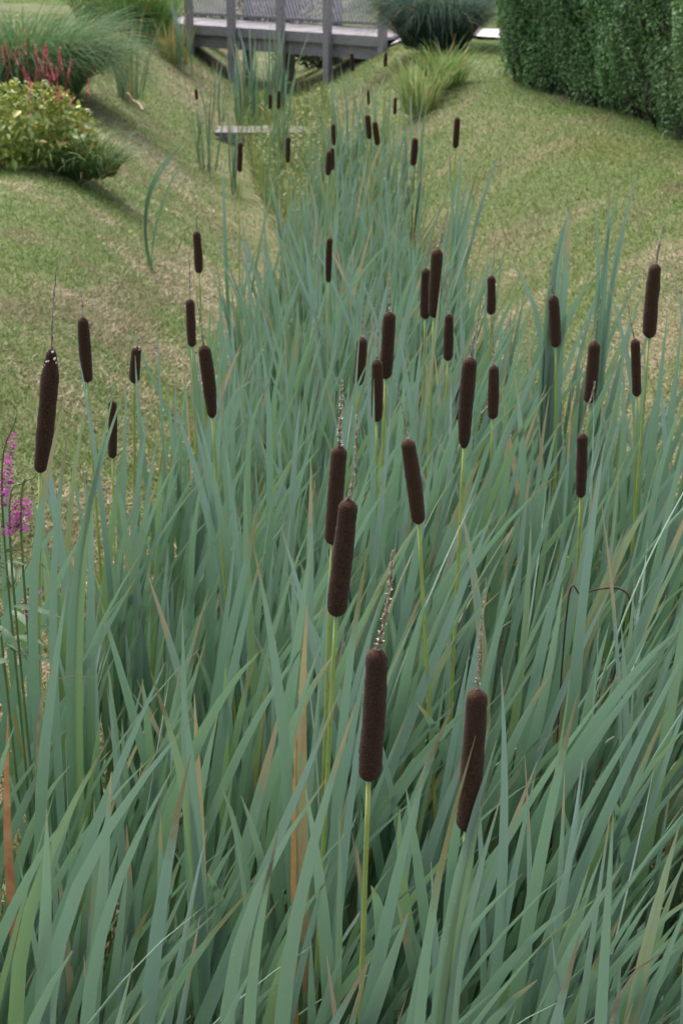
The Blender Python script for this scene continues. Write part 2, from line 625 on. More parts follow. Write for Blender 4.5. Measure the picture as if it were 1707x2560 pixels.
def make_leafset(r, strength):
    """the leaves of one shoot, as vertex arrays"""
    n = r.choice([5, 6, 6, 7, 7, 8])
    fa = r.uniform(-math.pi, math.pi)
    out = []
    for k in range(n):
        side = 1 if k % 2 else -1
        L = r.uniform(0.84, 1.50) * (0.75 if r.random() < 0.2 else 1)
        w = r.uniform(0.017, 0.0255) if strength > .5 else r.uniform(0.014, 0.0225)
        kink = r.uniform(0.7, 1.5) if r.random() < 0.004 else 0
        wa, tw = r.gauss(-1.30, 0.42), r.gauss(0.1, 0.45)
        v = leaf_curve(L, w, side * r.uniform(0.02, 0.24), fa, strength * r.uniform(0.0, 0.30),
                       strength * r.uniform(0.2, 1.25) * (-0.5 if r.random() < .2 else 1), r.uniform(1.9, 3.6), wa,
                       wa - 0.5 * tw + r.gauss(0, 0.2), tw, kink, r.uniform(0.62, 0.8),
                       r.gauss(0.1, 0.25), strength * r.uniform(-0.15, 0.62))
        off = np.array([side * 0.008 * math.cos(fa), side * 0.008 * math.sin(fa), 0]) + np.array([r.uniform(-.006, .006), r.uniform(-.006, .006), 0])
        out.append(v + off)
    return out


rr = random.Random(11)
PROTO = {'strong': [make_leafset(rr, 0.60) for _ in range(14)], 'mild': [make_leafset(rr, 0.40) for _ in range(14)]}
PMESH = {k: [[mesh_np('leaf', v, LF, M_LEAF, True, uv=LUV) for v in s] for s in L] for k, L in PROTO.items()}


def band(y):
    left = np.interp(y, [0, 2.5, 3.5, 5, 7, 9, 11, 14, 18], [-0.95, -0.88, -0.70, -0.54, -0.49, -0.30, -0.12, -0.55, -1.0])
    right = np.interp(y, [0, 2.5, 4, 5.5, 7, 8.5, 11, 14, 18], [1.05, 1.10, 1.08, 0.95, 0.60, 0.45, 0.26, -0.15, -0.35])
    return left, right


def lean_of(x, y, r):
    """how strongly the wind leans the shoots: most near the camera"""
    return float(np.interp(y, [1.2, 2.5, 4.0, 8], [0.11, 0.08, 0.045, 0.02])) * float(np.interp(x, [-.5, .5], [.8, 1.15])) + r.gauss(0, 0.075)


def shoot_spots():
    r = random.Random(5)
    pts = []
    y = 1.30
    while y < 13.5:
        l, rt = band(y)
        dens = float(np.interp(y, [1, 4, 6, 9, 12, 15], [80, 86, 76, 38, 14, 8]))
        dy = 0.05
        cnt = dens * (rt - l) * dy
        c = int(cnt) + (r.random() < cnt % 1)
        for _ in range(c):
            x = r.uniform(l, rt)
            yy = y + r.random() * dy
            nv = float(fbm(x * 2.6, yy * 2.0, 77, 2))
            thin = 1.0
            if x < -0.27 and 2.3 < yy < 4.8: thin = 0.6
            if x > 0.45 and yy > 3.2: thin = 0.38
            if r.random() < thin * float(np.clip(0.05 + 1.9 * (nv - 0.5) + 0.95, 0.12, 1.2)):
                pts.append((x, yy))
        y += dy
    return pts


spots = shoot_spots()
rs = random.Random(21)
root_n = 0
MASS_V, MASS_R = [], []


def xf(v, x, y, z, rz, tilt, tilt_az, sc):
    c, s = math.cos(rz), math.sin(rz)
    v = v * sc
    v = np.stack([v[:, 0] * c - v[:, 1] * s, v[:, 0] * s + v[:, 1] * c, v[:, 2]], 1)
    ct, st = math.cos(tilt), math.sin(tilt)
    v = np.stack([v[:, 0] * ct + v[:, 2] * st, v[:, 1], -v[:, 0] * st + v[:, 2] * ct], 1)
    return v + np.array([x, y, z])


# only those that can show in the picture are individuals
def shows(x, y):
    return abs(x) < 0.2134 * y * 1.05 + 0.42


near = [p for p in spots if shows(*p) and p[1] > 1.42]
near.sort(key=lambda p: p[1])
NEAR_N = 300
chosen = set(near[:NEAR_N])
MARKS = [((846, 1640), 'the nearest big cattail'), ((1083, 1750), 'the dark front cattail'), ((785, 1280), 'the overlapping central pair'),
         ((948, 1100), 'the left-leaning cattail'), ((105, 940), 'the long fluffy-tipped cattail'), ((195, 800), 'the smooth blunt cattail'),
         ((258, 985), 'the thin low cattail'), ((478, 876), 'the tapering left-hand cattail'), ((880, 850), 'the close central two'),
         ((1072, 925), 'the cattail with the curved spike'), ((1133, 900), 'the notched cattail'), ((1358, 855), 'the dark ribbed cattail'),
         ((1335, 1070), 'the lowest right-hand cattail'), ((1497, 690), 'the tallest right-hand cattail'), ((1272, 737), 'the plump cattail'),
         ((990, 660), 'the flank-to-flank two'), ((755, 597), 'the lone slender cattail'), ((1380, 1370), 'the hooked dark stalk'),
         ((60, 1250), 'the magenta loosestrife'), ((450, 580), 'the topmost left cattail'), ((100, 2300), 'the lower left corner'),
         ((1450, 2280), 'the lower right corner'), ((760, 2300), 'the bottom edge'), ((20, 1750), 'the rust-brown dead leaf'),
         ((380, 1620), 'the narrow V of blunt leaves'), ((1500, 1700), 'the right edge'), ((420, 2280), 'the lower left edge'),
         ((1120, 2280), 'the lower right edge'), ((1408, 1900), 'the broad straight pale leaf'), ((300, 1250), 'the open gap in the reeds')]


def to_picture(p):
    x, y, z = p[0], p[1], p[2] - CAM_Z
    dep = y * CP - z * SP
    return ((853.5 + F_PX * x / dep) / K, (1280 - F_PX * (y * SP + z * CP) / dep) / K)


USED = set()


def shoot_label(kind, k, sc, tilt, x, y, z):
    for way in range(12):
        L = shoot_words(kind, k, sc, tilt, x, y, z, way)
        if len(L.split()) > 16: L = L.replace('cattail shoot', 'shoot')
        if L not in USED and len(L.split()) <= 16: break
    USED.add(L)
    return L


def shoot_words(kind, k, sc, tilt, x, y, z, way):
    tipz = z + 1.3 * sc
    q = to_picture((x + 1.3 * tilt + (.2 if kind == 'strong' else .06), y, tipz))
    order = sorted(MARKS, key=lambda m_: (m_[0][0] - q[0]) ** 2 + (m_[0][1] - q[1]) ** 2)
    m = order[(0, 0, 1, 0, 0, 2, 1, 1, 3, 2, 4, 5)[way]]
    dx, dy = q[0] - m[0][0], q[1] - m[0][1]
    far_ = math.hypot(dx, dy)
    if abs(dx) > 1.6 * abs(dy): w_ = 'left of' if dx < 0 else 'right of'
    elif abs(dy) > 1.6 * abs(dx): w_ = 'above' if dy < 0 else 'below'
    else: w_ = ('upper' if dy < 0 else 'lower') + (' left of' if dx < 0 else ' right of')
    if 'edge' in m[1] or 'corner' in m[1]: w_ = 'by' if far_ < 150 else 'not far from'
    elif far_ < 60: w_ = 'touching'
    elif far_ < 130: w_ = 'just ' + w_
    size = 'tall' if sc > 1.06 else 'low' if sc < .93 else 'mid-height'
    ln = 'bent right' if kind == 'strong' and tilt > .03 else 'tilting left' if tilt < -.05 else 'nearly upright' if tilt < .07 else 'leaning right'
    n = {5: 'five', 6: 'six', 7: 'seven', 8: 'eight'}[len(PROTO[kind][k])]
    if way in (1, 3, 4, 6, 7, 9):
        m2 = order[{1: 1, 3: 2, 4: 3, 6: 2, 7: 3, 9: 3}[way]]
        return f'{size} {n}-leaved shoot between {m[1]} and {m2[1]}'
    return f'{size} {n}-leaved cattail shoot {ln}, {w_} {m[1]}'



print('shoots', len(spots), 'near', len(near), 'far limit y', near[min(NEAR_N, len(near)) - 1][1])
for (x, y) in spots:
    kind = 'strong' if rs.random() < np.interp(y, [1.2, 3, 5, 9], [0.95, 0.75, 0.4, 0.2]) else 'mild'
    k = rs.randrange(len(PROTO[kind]))
    sc = rs.uniform(0.76, 1.13) * float(np.interp(y, [1, 2.0, 3.0, 4, 6, 9, 12], [0.90, 1.0, 1.04, 0.92, 0.82, 0.74, 0.70]))
    rz = rs.gauss(0, 0.3) + (math.pi if kind == 'mild' and rs.random() < 0.3 else 0)
    if x < -0.25 and y > 2.0: sc *= 0.88
    tilt = lean_of(x, y, rs)
    z = hz(x, y) - 0.02
    if (x, y) in chosen:
        root = empty('cattail_shoot', (x, y, z))
        root.rotation_mode = 'XYZ'
        root.rotation_euler = (0, tilt, rz) if False else (0, 0, rz)
        # lean in world x whatever the turn of the shoot
        from mathutils import Matrix
        root.matrix_world = Matrix.Translation((x, y, z)) @ Matrix.Rotation(tilt, 4, 'Y') @ Matrix.Rotation(rz, 4, 'Z') @ Matrix.Scale(sc, 4)
        tag(root, shoot_label(kind, k, sc, tilt, x, y, z), 'cattail leaves', 'leafy cattail shoots filling the ditch')
        for me in PMESH[kind][k]:
            obj('leaf', me, root)
    else:
        for v in PROTO[kind][k]:
            MASS_V.append(xf(v, x, y, z, rz, tilt, 0, sc))
            MASS_R.append(rs.random())


# far clumps of reeds around the plank and the bridge
def far_clump(x, y, rad, n, h, lean=0.0):
    for _ in range(n):
        a, q = rs.uniform(0, 6.28), rad * math.sqrt(rs.random())
        xx, yy = x + q * math.cos(a), y + q * math.sin(a)
        v = PROTO['mild'][rs.randrange(14)]
        rz = rs.uniform(0, 6.28)
        sc = h * rs.uniform(0.8, 1.1) / 1.25
        z = hz(xx, yy) - 0.02
        for q in v[:5]:
            MASS_V.append(xf(q, xx, yy, z, rz, lean, 0, sc))
            MASS_R.append(rs.uniform(0.0, 1.0))


far_clump(-1.02, 17.3, 0.13, 8, 1.1)
far_clump(-0.72, 18.0, 0.16, 8, 1.0)
far_clump(-0.56, 14.6, 0.05, 3, 0.95)
far_clump(-1.32, 17.0, 0.08, 3, 0.8)
far_clump(-0.9, 13.6, 0.08, 3, 0.8)
far_clump(-1.85, 19.6, 0.10, 4, 0.85)
far_clump(0.12, 12.6, 0.20, 7, 1.0)
far_clump(0.30, 10.8, 0.26, 10, 1.05)
V = np.concatenate(MASS_V)
nl = len(MASS_V)
F = (LF[None] + (np.arange(nl) * NS * 3)[:, None, None]).reshape(-1, 4)
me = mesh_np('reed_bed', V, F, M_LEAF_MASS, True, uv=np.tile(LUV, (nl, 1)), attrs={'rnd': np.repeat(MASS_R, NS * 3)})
tag(obj('reed_bed', me), 'mass of narrow cattail leaves receding up the ditch', 'reeds', kind='stuff')


# ------------------------------------------------------------------ cattails with heads
def catmull(P, n):
    P = np.asarray(P, float)
    P = np.vstack([2 * P[0] - P[1], P, 2 * P[-1] - P[-2]])
    out = []
    for k in range(1, len(P) - 2):
        for t_ in np.linspace(0, 1, n, endpoint=False):
            p0, p1, p2, p3 = P[k - 1:k + 3]
            out.append(0.5 * ((2 * p1) + (-p0 + p2) * t_ + (2 * p0 - 5 * p1 + 4 * p2 - p3) * t_ ** 2 + (-p0 + 3 * p1 - 3 * p2 + p3) * t_ ** 3))
    out.append(P[-2])
    return np.array(out)


def head_mesh(p0, p1, rad, r, detail, profile=None, bow=0.0):
    """p0 bottom, p1 top: a felted cylinder with rounded ends, slightly lumpy"""
    n = 46 if detail else 18
    m = 22 if detail else 12
    ax = p1 - p0
    L = np.linalg.norm(ax); ax = ax / L
    a = np.cross(ax, [0, 1, 0]); a /= np.linalg.norm(a)
    b = np.cross(ax, a)
    e = rad / L
    mb = MB()
    vs, fs = [], []
    ph = r.uniform(0, 50)
    tap = r.uniform(-0.07, 0.07)
    for i_ in range(n):
        t_ = 0.5 - 0.5 * math.cos(math.pi * i_ / (n - 1))
        q = 1.0
        if t_ < 1.1 * e: q = math.sqrt(max(0, 1 - (1 - t_ / (1.1 * e)) ** 2))
        if t_ > 1 - 1.0 * e: q = math.sqrt(max(0, 1 - (1 - (1 - t_) / (1.0 * e)) ** 2))
        q = max(q, 0.10)
        w_ = 0.93 + 0.07 * math.sin(math.pi * min(1, t_ * 1.2)) + 0.11 * (float(vnoise(t_ * 5 + ph, 3.3, 5)) - 0.5) + tap * (t_ - .5)
        if profile is not None:
            w_ *= float(np.interp(t_, profile[0], profile[1]))
        c_ = p0 + ax * L * t_ + a * (bow * L * math.sin(math.pi * t_))
        for k in range(m):
            g = 2 * math.pi * k / m
            rr_ = rad * q * w_ * (1 + 0.05 * (float(vnoise(t_ * 16 + ph, k * 0.9, 6)) - 0.5) + 0.035 * r.uniform(-1, 1) * (1 if detail else 0.3))
            vs.append(c_ + rr_ * (a * math.cos(g) + b * math.sin(g)))
    for i_ in range(n - 1):
        for k in range(m):
            k2 = (k + 1) % m
            fs.append((i_ * m + k, i_ * m + k2, (i_ + 1) * m + k2, (i_ + 1) * m + k))
    fs.append(tuple(range(m))[::-1]); fs.append(tuple((n - 1) * m + k for k in range(m)))
    mb.add(vs, fs)
    return mb


def spike_mesh(p0, p1, r, rad, detail):
    n = 46 if detail else 12
    mb = MB()
    side = r.uniform(-1, 1)
    pts, rd = [], []
    for i_ in range(n):
        t_ = i_ / (n - 1)
        c_ = p0 + (p1 - p0) * t_
        c_ = c_ + np.array([0.03 * side * math.sin(math.pi * t_) * np.linalg.norm(p1 - p0), 0, 0])
        if detail:
            c_ = c_ + np.array([r.gauss(0, 0.0006), r.gauss(0, 0.0006), 0])
        pts.append(c_)
        clump = 0.45 + 1.5 * max(0, float(vnoise(t_ * 15 + side * 40, 1.5, 9)) - 0.25)
        rd.append(rad * clump * (1.05 - 0.7 * t_) * r.uniform(0.75, 1.3))
    mb.tube(pts, rd, 7 if detail else 5)
    if detail:                      # ragged chaff clinging to the axis
        for _ in range(detail):
            t_ = r.random() ** 1.2
            i_ = int(t_ * (n - 1))
            c_ = pts[i_]
            g = r.uniform(0, 6.28)
            d = np.array([math.cos(g), math.sin(g), r.uniform(-0.3, 1.6)]); d /= np.linalg.norm(d)
            ll = rad * r.uniform(1.0, 2.3) * (1.1 - 0.6 * t_)
            s_ = np.cross(d, [0, 0, 1.0]); s_ /= np.linalg.norm(s_) + 1e-6
            s_ = s_ * ll * 0.28
            mb.add([c_ - s_, c_ + s_, c_ + d * ll * 0.7 + s_ * 1.2, c_ + d * ll], [(0, 1, 2, 3)])
    return mb


# top x,y  bottom x,y  width  spike tip x,y   label   options   (picture coordinates of the head as measured)
CT = [
 (866,1490,846,1793,54,902,1263,'large brown cattail nearest the camera, knobbly pale spike above, bare yellow-green stalk below',{'fix':1}),
 (1096,1583,1070,1908,52,1118,1328,'dark front cattail with leaf blades crossing its lower half, right of the nearest one',{}),
 (801,1147,771,1415,48,819,952,'mid-brown cattail overlapping the front of another, above and left of the nearest one',{}),
 (780,1024,762,1250,38,785,868,'cattail half hidden behind the overlapping one in the centre, thick ragged spike on top',{}),
 (935,1008,962,1203,36,903,856,'cattail leaning left with a thin wire-like spike, right of the overlapping central pair',{}),
 (119,800,92,1085,38,133,598,'long dark cattail with white fluff at its tip, beside the magenta loosestrife',{'prof':([0,0.06,0.5,0.78,0.87,0.93,1],[0.9,0.92,1.06,1.1,0.9,0.72,0.66]),'fluff':1}),
 (190,728,201,878,27,185,668,'smooth blunt cattail standing clear against the left bank, tiny orange tip',{}),
 (314,795,308,880,24,332,740,'short cattail with white specks on its top, against the straw-coloured left bank',{'fluff':1}),
 (258,919,258,1052,20,247,835,'thin low cattail with a green leaf across it, below the short white-speckled one',{}),
 (468,792,488,960,30,450,650,'tapering cattail leaning left at the left edge of the reed bed, below two smaller ones',{'prof':([0,0.3,0.6,1],[0.72,0.92,1.08,1.0])}),
 (436,686,441,796,21,434,570,'middle cattail of the column of three at the left edge of the reed bed',{}),
 (451,530,457,627,19,447,440,'topmost cattail of the column of three at the left edge of the reed bed',{}),
 (757,546,754,648,14,765,528,'slender black-brown cattail standing alone in the middle of the green reeds',{}),
 (832,774,821,886,26,838,690,'short cattail beside a yellow leaf, left of the close central pair',{}),
 (895,715,885,870,30,898,590,'taller rear cattail of the close central pair',{}),
 (866,825,865,968,27,872,700,'lower front cattail of the close central pair',{}),
 (1004,571,996,729,28,1030,470,'taller cattail of two standing flank to flank, orange leaf behind it',{}),
 (978,615,976,732,22,984,540,'shorter cattail pressed against the left flank of a taller one',{}),
 (1031,720,1028,828,22,1025,610,'cattail sliced by a green leaf, just below and right of the flank-to-flank two',{}),
 (1128,632,1127,722,20,1137,545,'small cattail above a bare patch of the right bank with another spike crossing its foot',{}),
 (1080,820,1065,1030,34,1115,690,'big pointed-bottom cattail with a curved twisted spike leaning right',{'prof':([0,0.12,0.3,0.7,1],[0.55,0.8,0.95,1.03,1.0])}),
 (1057,885,1053,965,22,1060,790,'narrow cattail mostly hidden behind the left side of the big twisted-spike one',{}),
 (1134,838,1131,962,25,1126,725,'cattail with a notch of pale leaf across its middle, right of the big twisted-spike one',{}),
 (1270,678,1276,797,25,1263,592,'plump cattail in front of the tall broad leaves on the right side',{}),
 (1365,783,1352,926,28,1380,680,'dark ribbed cattail between the plump one and the leaf-cut one on the right',{}),
 (1458,778,1462,910,22,1438,662,'cattail half covered by a diagonal leaf, under the tallest right-hand one',{}),
 (1505,605,1490,776,31,1526,503,'tall cattail standing highest at the right edge with a shaggy pale spike',{}),
 (1337,995,1333,1143,25,1367,875,'cattail with green leaves overlapping its lower end, lowest of those at the right edge',{}),
 (552,325,550,394,12,553,300,'blurred cattail in front of the left end of the plank footbridge',{}),
 (662,313,661,373,11,663,290,'blurred cattail in front of the middle of the plank footbridge',{}),
 (756,345,753,402,14,757,325,'front cattail of the small overlapping pair right of the plank footbridge',{}),
 (763,338,763,390,10,764,318,'rear cattail of the small overlapping pair right of the plank footbridge',{}),
 (765,283,766,333,10,764,262,'small cattail directly above the small overlapping pair',{}),
 (843,262,848,319,13,840,240,'left one of two far cattails leaning left side by side',{}),
 (860,278,867,333,13,857,255,'right one of two far cattails leaning left side by side',{}),
 (953,315,948,380,15,958,290,'blurred cattail leaning right at the foot of the pale yellow-green grass clump',{}),
 (1050,268,1045,340,14,1052,248,'blurred cattail standing alone against the mown right bank',{}),
 (807,120,810,163,9,803,95,'tiny far cattail just below the bridge, its spike in front of the beam',{'far':13.5}),
 (886,120,884,152,8,888,100,'tiny far cattail below the right end of the bridge',{'far':14.0}),
 (845,205,846,240,6,845,190,'thin distant cattail between the bridge and the side-by-side leaning two',{}),
 (908,222,906,262,8,909,205,'small far cattail left of the yellow-green grass clump',{}),
 (450,203,452,228,7,450,190,'tiny cattail alone low on the far left bank',{}),
 (620,215,620,250,8,620,200,'left one of two tiny cattails above the plank footbridge',{'far':13.0}),
 (640,207,639,250,8,640,190,'right one of two tiny cattails above the plank footbridge',{'far':13.0}),
 (278,64,279,97,7,278,50,'left one of two tiny cattails beside the orange-flowered border on the left',{'far':17.0}),
 (296,64,296,90,7,296,50,'right one of two tiny cattails beside the orange-flowered border on the left',{'far':17.3}),
]
rc = random.Random(99)
for n_, (tx, ty, bx, by, wd, sx_, sy_, lab, opt) in enumerate(CT):
    mid_y = (ty + by) / 2
    mr = ray((tx + bx) / 2, mid_y)
    d0 = 1.02 / -mr[2] * mr[1]
    if 'far' in opt:
        d = opt['far']
    else:
        len0 = np.linalg.norm(at_depth(tx, ty, d0) - at_depth(bx, by, d0))
        d = d0 * float(np.clip((0.165 / len0) ** (0.0 if opt.get('fix') else 0.5), 0.8, 1.7))
    top, bot, tip = at_depth(tx, ty, d), at_depth(bx, by, d), at_depth(sx_, sy_, d)
    rad = wd * K / F_PX * np.linalg.norm(top - np.array([0, 0, CAM_Z])) / 2 * 1.02
    slope = (top[0] - bot[0]) / (top[2] - bot[2])
    gz = hz(bot[0] - slope * 0.5 * bot[2], d)
    base = np.array([bot[0] - slope * 0.55 * (bot[2] - gz), d + rc.uniform(-0.03, 0.03), 0])
    base[2] = hz(base[0], base[1]) - 0.02
    root = empty('cattail', tuple(base))
    tag(root, lab, 'cattail', 'cattails carrying brown seed heads')
    near_ = d < 3.2
    det = d < 6
    m1 = head_mesh(bot, top, rad, rc, det, opt.get('prof'), rc.uniform(-0.012, 0.012))
    m1.v = [v - base for v in m1.v]
    m1.build('seed_head', M_HEAD, root)
    axd = (top - bot) / np.linalg.norm(top - bot)
    m2 = spike_mesh(top - axd * rad * 0.3, tip, rc, min(max(rad * 0.21, 0.0015), 0.0040) * (1.15 if n_ in (0, 3, 26, 27) else 0.8 if n_ not in (4, 1) else 0.55), (170 if near_ else 70) if det else 0)
    m2.v = [v - base for v in m2.v]
    m2.build('spike', M_SPIKE, root)
    m3 = MB()
    pts = catmull([base, base * 0.5 + bot * 0.5 + np.array([slope * 0.04, 0, 0]), bot + axd * rad * 0.4], 8) - base
    m3.tube(pts, np.linspace(1, 0.68, len(pts)) * min(rad * 0.32, 0.0048), 8 if det else 5)
    m3.build('stalk', M_STALK, root)
    if opt.get('fluff'):
        m4 = MB()
        for _ in range(10):
            g = rc.uniform(3.3, 6.1)
            tt = rc.uniform(0.0, 0.16)
            c_ = top + (bot - top) * tt + np.array([math.cos(g), math.sin(g), 0]) * rad * (0.72 if tt > .05 else .4) - base
            q = rc.uniform(0.0012, 0.0026)
            m4.tube([c_ - np.array([0, 0, q]), c_, c_ + np.array([q, 0, q])], [q * .5, q, q * .4], 6)
        m4.build('seed_fluff', M_FLUFF, root)
    # its own leaves
    for k in range(4 if d < 9 else 3):
        s_ = 'mild'
        me_ = rc.choice(PMESH[s_][rc.randrange(14)])
        lf = obj('leaf', me_, root)
        hgt = min(1.0, max(0.4, (bot[2] - base[2]) / 1.35))
        if k < 2 and n_ not in (0,):
            hgt = hgt * rc.uniform(0.80, 1.03)
            lf.location = (rc.uniform(-.03, .015), rc.uniform(-.06, -.02), 0)
        else:
            lf.location = (rc.uniform(-.015, .015), rc.uniform(0.005, .03), 0)
        lf.scale = (hgt,) * 3
        lf.rotation_euler = (0, rc.uniform(-0.05, 0.10), rc.gauss(0, 0.5))


# ------------------------------------------------------------------ leaves that can be singled out
def leaf_through(pts, w, psi, twist, base_loc):
    P = catmull([p - base_loc for p in pts], 12)
    # resample evenly
    s = np.concatenate([[0], np.cumsum(np.linalg.norm(np.diff(P, axis=0), axis=1))])
    P = np.stack([np.interp(TT * s[-1], s, P[:, k]) for k in range(3)], 1)
    for _ in range(7):
        Q = P.copy(); Q[1:-1] = (P[:-2] + 2 * P[1:-1] + P[2:]) / 4; P = Q
    T = np.gradient(P, axis=0); T /= np.linalg.norm(T, axis=1)[:, None]
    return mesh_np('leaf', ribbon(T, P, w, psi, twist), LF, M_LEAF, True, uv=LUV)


def special(name, label, cat, depth, leaves, base_px_x, w=0.019, mat=None):
    """leaves: lists of picture points read from the photograph, root first"""
    if depth is None:                       # rooted where the photograph shows the ground
        g = on_ground(*base_px_x); depth = g[1]; b0 = g
    else:
        b0 = at_depth(base_px_x, leaves[0][0][1], depth)
    bz = hz(b0[0], depth) - 0.02
    base = np.array([b0[0], depth, bz])
    root = empty(name, tuple(base))
    tag(root, label, cat)
    for L in leaves:
        opt = L[-1] if isinstance(L[-1], dict) else {}
        pp = [p for p in L if not isinstance(p, dict)]
        dd = opt.get('dd', 0.0)
        pts = [base + np.array([rs.uniform(-.01, .01), rs.uniform(-.01, .01), 0])]
        for q, p in enumerate(pp):
            pts.append(at_depth(p[0], p[1], depth + dd * q / len(pp)))
        me_ = leaf_through(pts, opt.get('w', w), opt.get('psi', -math.pi / 2), opt.get('tw', 0.3), base)
        if mat: me_.materials[0] = mat
        obj('leaf', me_, root)


special('cattail_shoot', 'dark green leaves crossing steeply below the short speckled cattail on the left', 'cattail leaves', 2.35,
        [[(175, 1300), (232, 1010), (268, 870), {'w': .016, 'psi': -1.2}], [(150, 1350), (205, 1120), (290, 880), {'w': .015}], [(110, 1300), (140, 1050), (165, 930), {'w': .014}],
         [(60, 1400), (90, 1120), (135, 1000), (152, 900), {'w': .017}]], 90)
special('cattail_shoot', 'two limp leaves drooping in an arch over the left bank, dry bent base', 'cattail leaves', None,
        [[(336, 560), (332, 470), (365, 380), (430, 322), {'w': .020, 'psi': -1.0}], [(334, 570), (333, 500), (352, 420), (412, 335), {'w': .016}], [(352, 540), (372, 470), (398, 400), (420, 372), {'w': .014}]], (345, 612))
special('cattail_shoot', 'tall broad leaves bunched together behind the plump cattail on the right', 'cattail leaves', 4.35,
        [[(1268, 700), (1266, 560), (1290, 500), (1314, 455), {'w': .036, 'psi': -1.3}], [(1290, 720), (1296, 600), (1310, 520), (1312, 470), {'w': .03}],
         [(1262, 690), (1252, 600), (1252, 540), (1300, 500), {'w': .03}], [(1275, 740), (1320, 660), (1350, 630), (1382, 618), {'w': .022}],
         [(1250, 760), (1248, 650), (1240, 620), (1178, 602), {'w': .022}]], 1275)
special('cattail_shoot', 'thin upright leaf pair reaching up the mown right bank above the reeds', 'cattail leaves', 5.2,
        [[(1390, 640), (1402, 520), (1398, 400), {'w': .014}], [(1398, 660), (1432, 500), (1472, 372), {'w': .015}], [(1380, 620), (1388, 540), (1432, 400), {'w': .014}],
         [(1370, 680), (1395, 560), (1366, 478), {'w': .018}], [(1400, 690), (1425, 560), (1440, 500), {'w': .016}]], 1385)
special('cattail_shoot', 'leaf folded over in a hook just above the dense left side of the reeds', 'cattail leaves', 3.7,
        [[(620, 1000), (632, 900), (625, 820), (605, 772), (596, 770), {'w': .018}], [(560, 1000), (570, 860), (598, 850), (618, 880), {'w': .016}],
         [(500, 900), (540, 850), (590, 838), (612, 870), {'w': .013}]], 600)
special('cattail_shoot', 'leaf with a yellow edge standing by the short central cattail', 'cattail leaves', 3.6,
        [[(812, 900), (818, 820), (828, 740), {'w': .009}], [(1010, 700), (1020, 640), (1015, 610), {'w': .01}]], 815)
special('cattail_shoot', 'fresh pale leaves standing against the right bank near the edge of the frame', 'cattail leaves', 3.9,
        [[(1470, 1000), (1448, 820), (1398, 655), {'w': .021}], [(1500, 1000), (1520, 860), (1532, 720), {'w': .02}], [(1540, 1000), (1550, 880), (1566, 720), {'w': .018}],
         [(1435, 1000), (1420, 930), (1430, 840), {'w': .018}]], 1480)
special('cattail_shoot', 'thin leaves rising beside the solitary blurred cattail on the right bank', 'cattail leaves', 7.0,
        [[(1060, 560), (1075, 500), (1098, 420), {'w': .022}], [(1045, 520), (1055, 420), (1060, 340), {'w': .02}], [(1040, 500), (1035, 400), (1030, 330), {'w': .018}],
         [(1050, 520), (1078, 400), (1092, 330), {'w': .016}]], 1050)
special('dry_leaf', 'long bleached dead leaf lying bent on the left bank', 'dead leaf', None, [[(338, 600), (352, 628), (372, 655), (398, 682), {'w': .03}]], (332, 580), mat=M_BROWN)
special('dry_leaf', 'broad upright reddish-brown dead leaf at the left edge below the loosestrife', 'dead leaf', 2.2, [[(14, 1950), (16, 1800), (18, 1640), {'w': .016}]], 14,
        mat=simple('rust_leaf', (0.28, 0.12, 0.06), (0.36, 0.20, 0.10), 40, trans=0.2))
special('dry_leaf', 'upright cream and brown striped dying leaf left of the nearest cattail', 'dead leaf', 2.25, [[(690, 1650), (700, 1560), (692, 1470), (706, 1385), {'w': .018}]], 690,
        mat=simple('striped_leaf', (0.36, 0.22, 0.12), (0.28, 0.30, 0.14), 30, trans=0.2))
M_ORANGE = simple('orange_leaf', (0.36, 0.22, 0.08), (0.30, 0.15, 0.06), 30, trans=0.25)
special('dry_leaf', 'bright orange narrow leaf among the reeds at the right', 'dead leaf', 3.0, [[(1340, 1330), (1350, 1270), (1366, 1190), {'w': .012}]], 1340, mat=M_ORANGE)
special('dry_leaf', 'tan narrow leaf standing straight below the overlapping central cattails', 'dead leaf', 2.1, [[(672, 1900), (674, 1760), (680, 1650), {'w': .010}]], 672, mat=M_ORANGE)
special('dry_leaf', 'straw-coloured dead blade arching in from the lower right edge', 'dead leaf', 1.75, [[(1400, 2240), (1430, 2190), (1500, 2172), (1590, 2168), {'w': .006}]], 1390, mat=M_BROWN)
special('dry_leaf', 'pinkish dead blade lying flat across the leaves by the left edge', 'dead leaf', 2.3, [[(70, 1555), (75, 1527), (150, 1526), (240, 1560), {'w': .006}]], 60, mat=M_BROWN)

special('cattail_shoot', 'leaf blades sweeping up right across the lower half of the dark front cattail', 'cattail leaves', 1.56,
        [[(1010, 2150), (1062, 1900), (1140, 1700), {'w': .021}], [(1020, 2250), (1058, 2000), (1118, 1800), {'w': .020}], [(1030, 2300), (1060, 2000), (1150, 1830), {'w': .019}], [(960, 2250), (985, 1950), (1092, 1690), {'w': .019, 'psi': -1.2}]], 965)
special('cattail_shoot', 'single wide pale-backed leaf curving upright near the left edge, tip rounded', 'cattail leaves', 2.15,
        [[(80, 1800), (138, 1560), (154, 1345), {'w': .020}]], 70)
special('cattail_shoot', 'leaf pair leaning left and right beneath the overlapping central cattails', 'cattail leaves', 2.2,
        [[(655, 1650), (632, 1420), (583, 1256), {'w': .020}], [(780, 1700), (806, 1430), (850, 1226), {'w': .020, 'psi': -1.3}]], 700)
special('cattail_shoot', 'two short blunt leaves forming a narrow V left of the centre', 'cattail leaves', 2.0,
        [[(440, 1820), (400, 1650), (346, 1542), {'w': .019}], [(450, 1820), (434, 1660), (414, 1545), {'w': .019}]], 470)
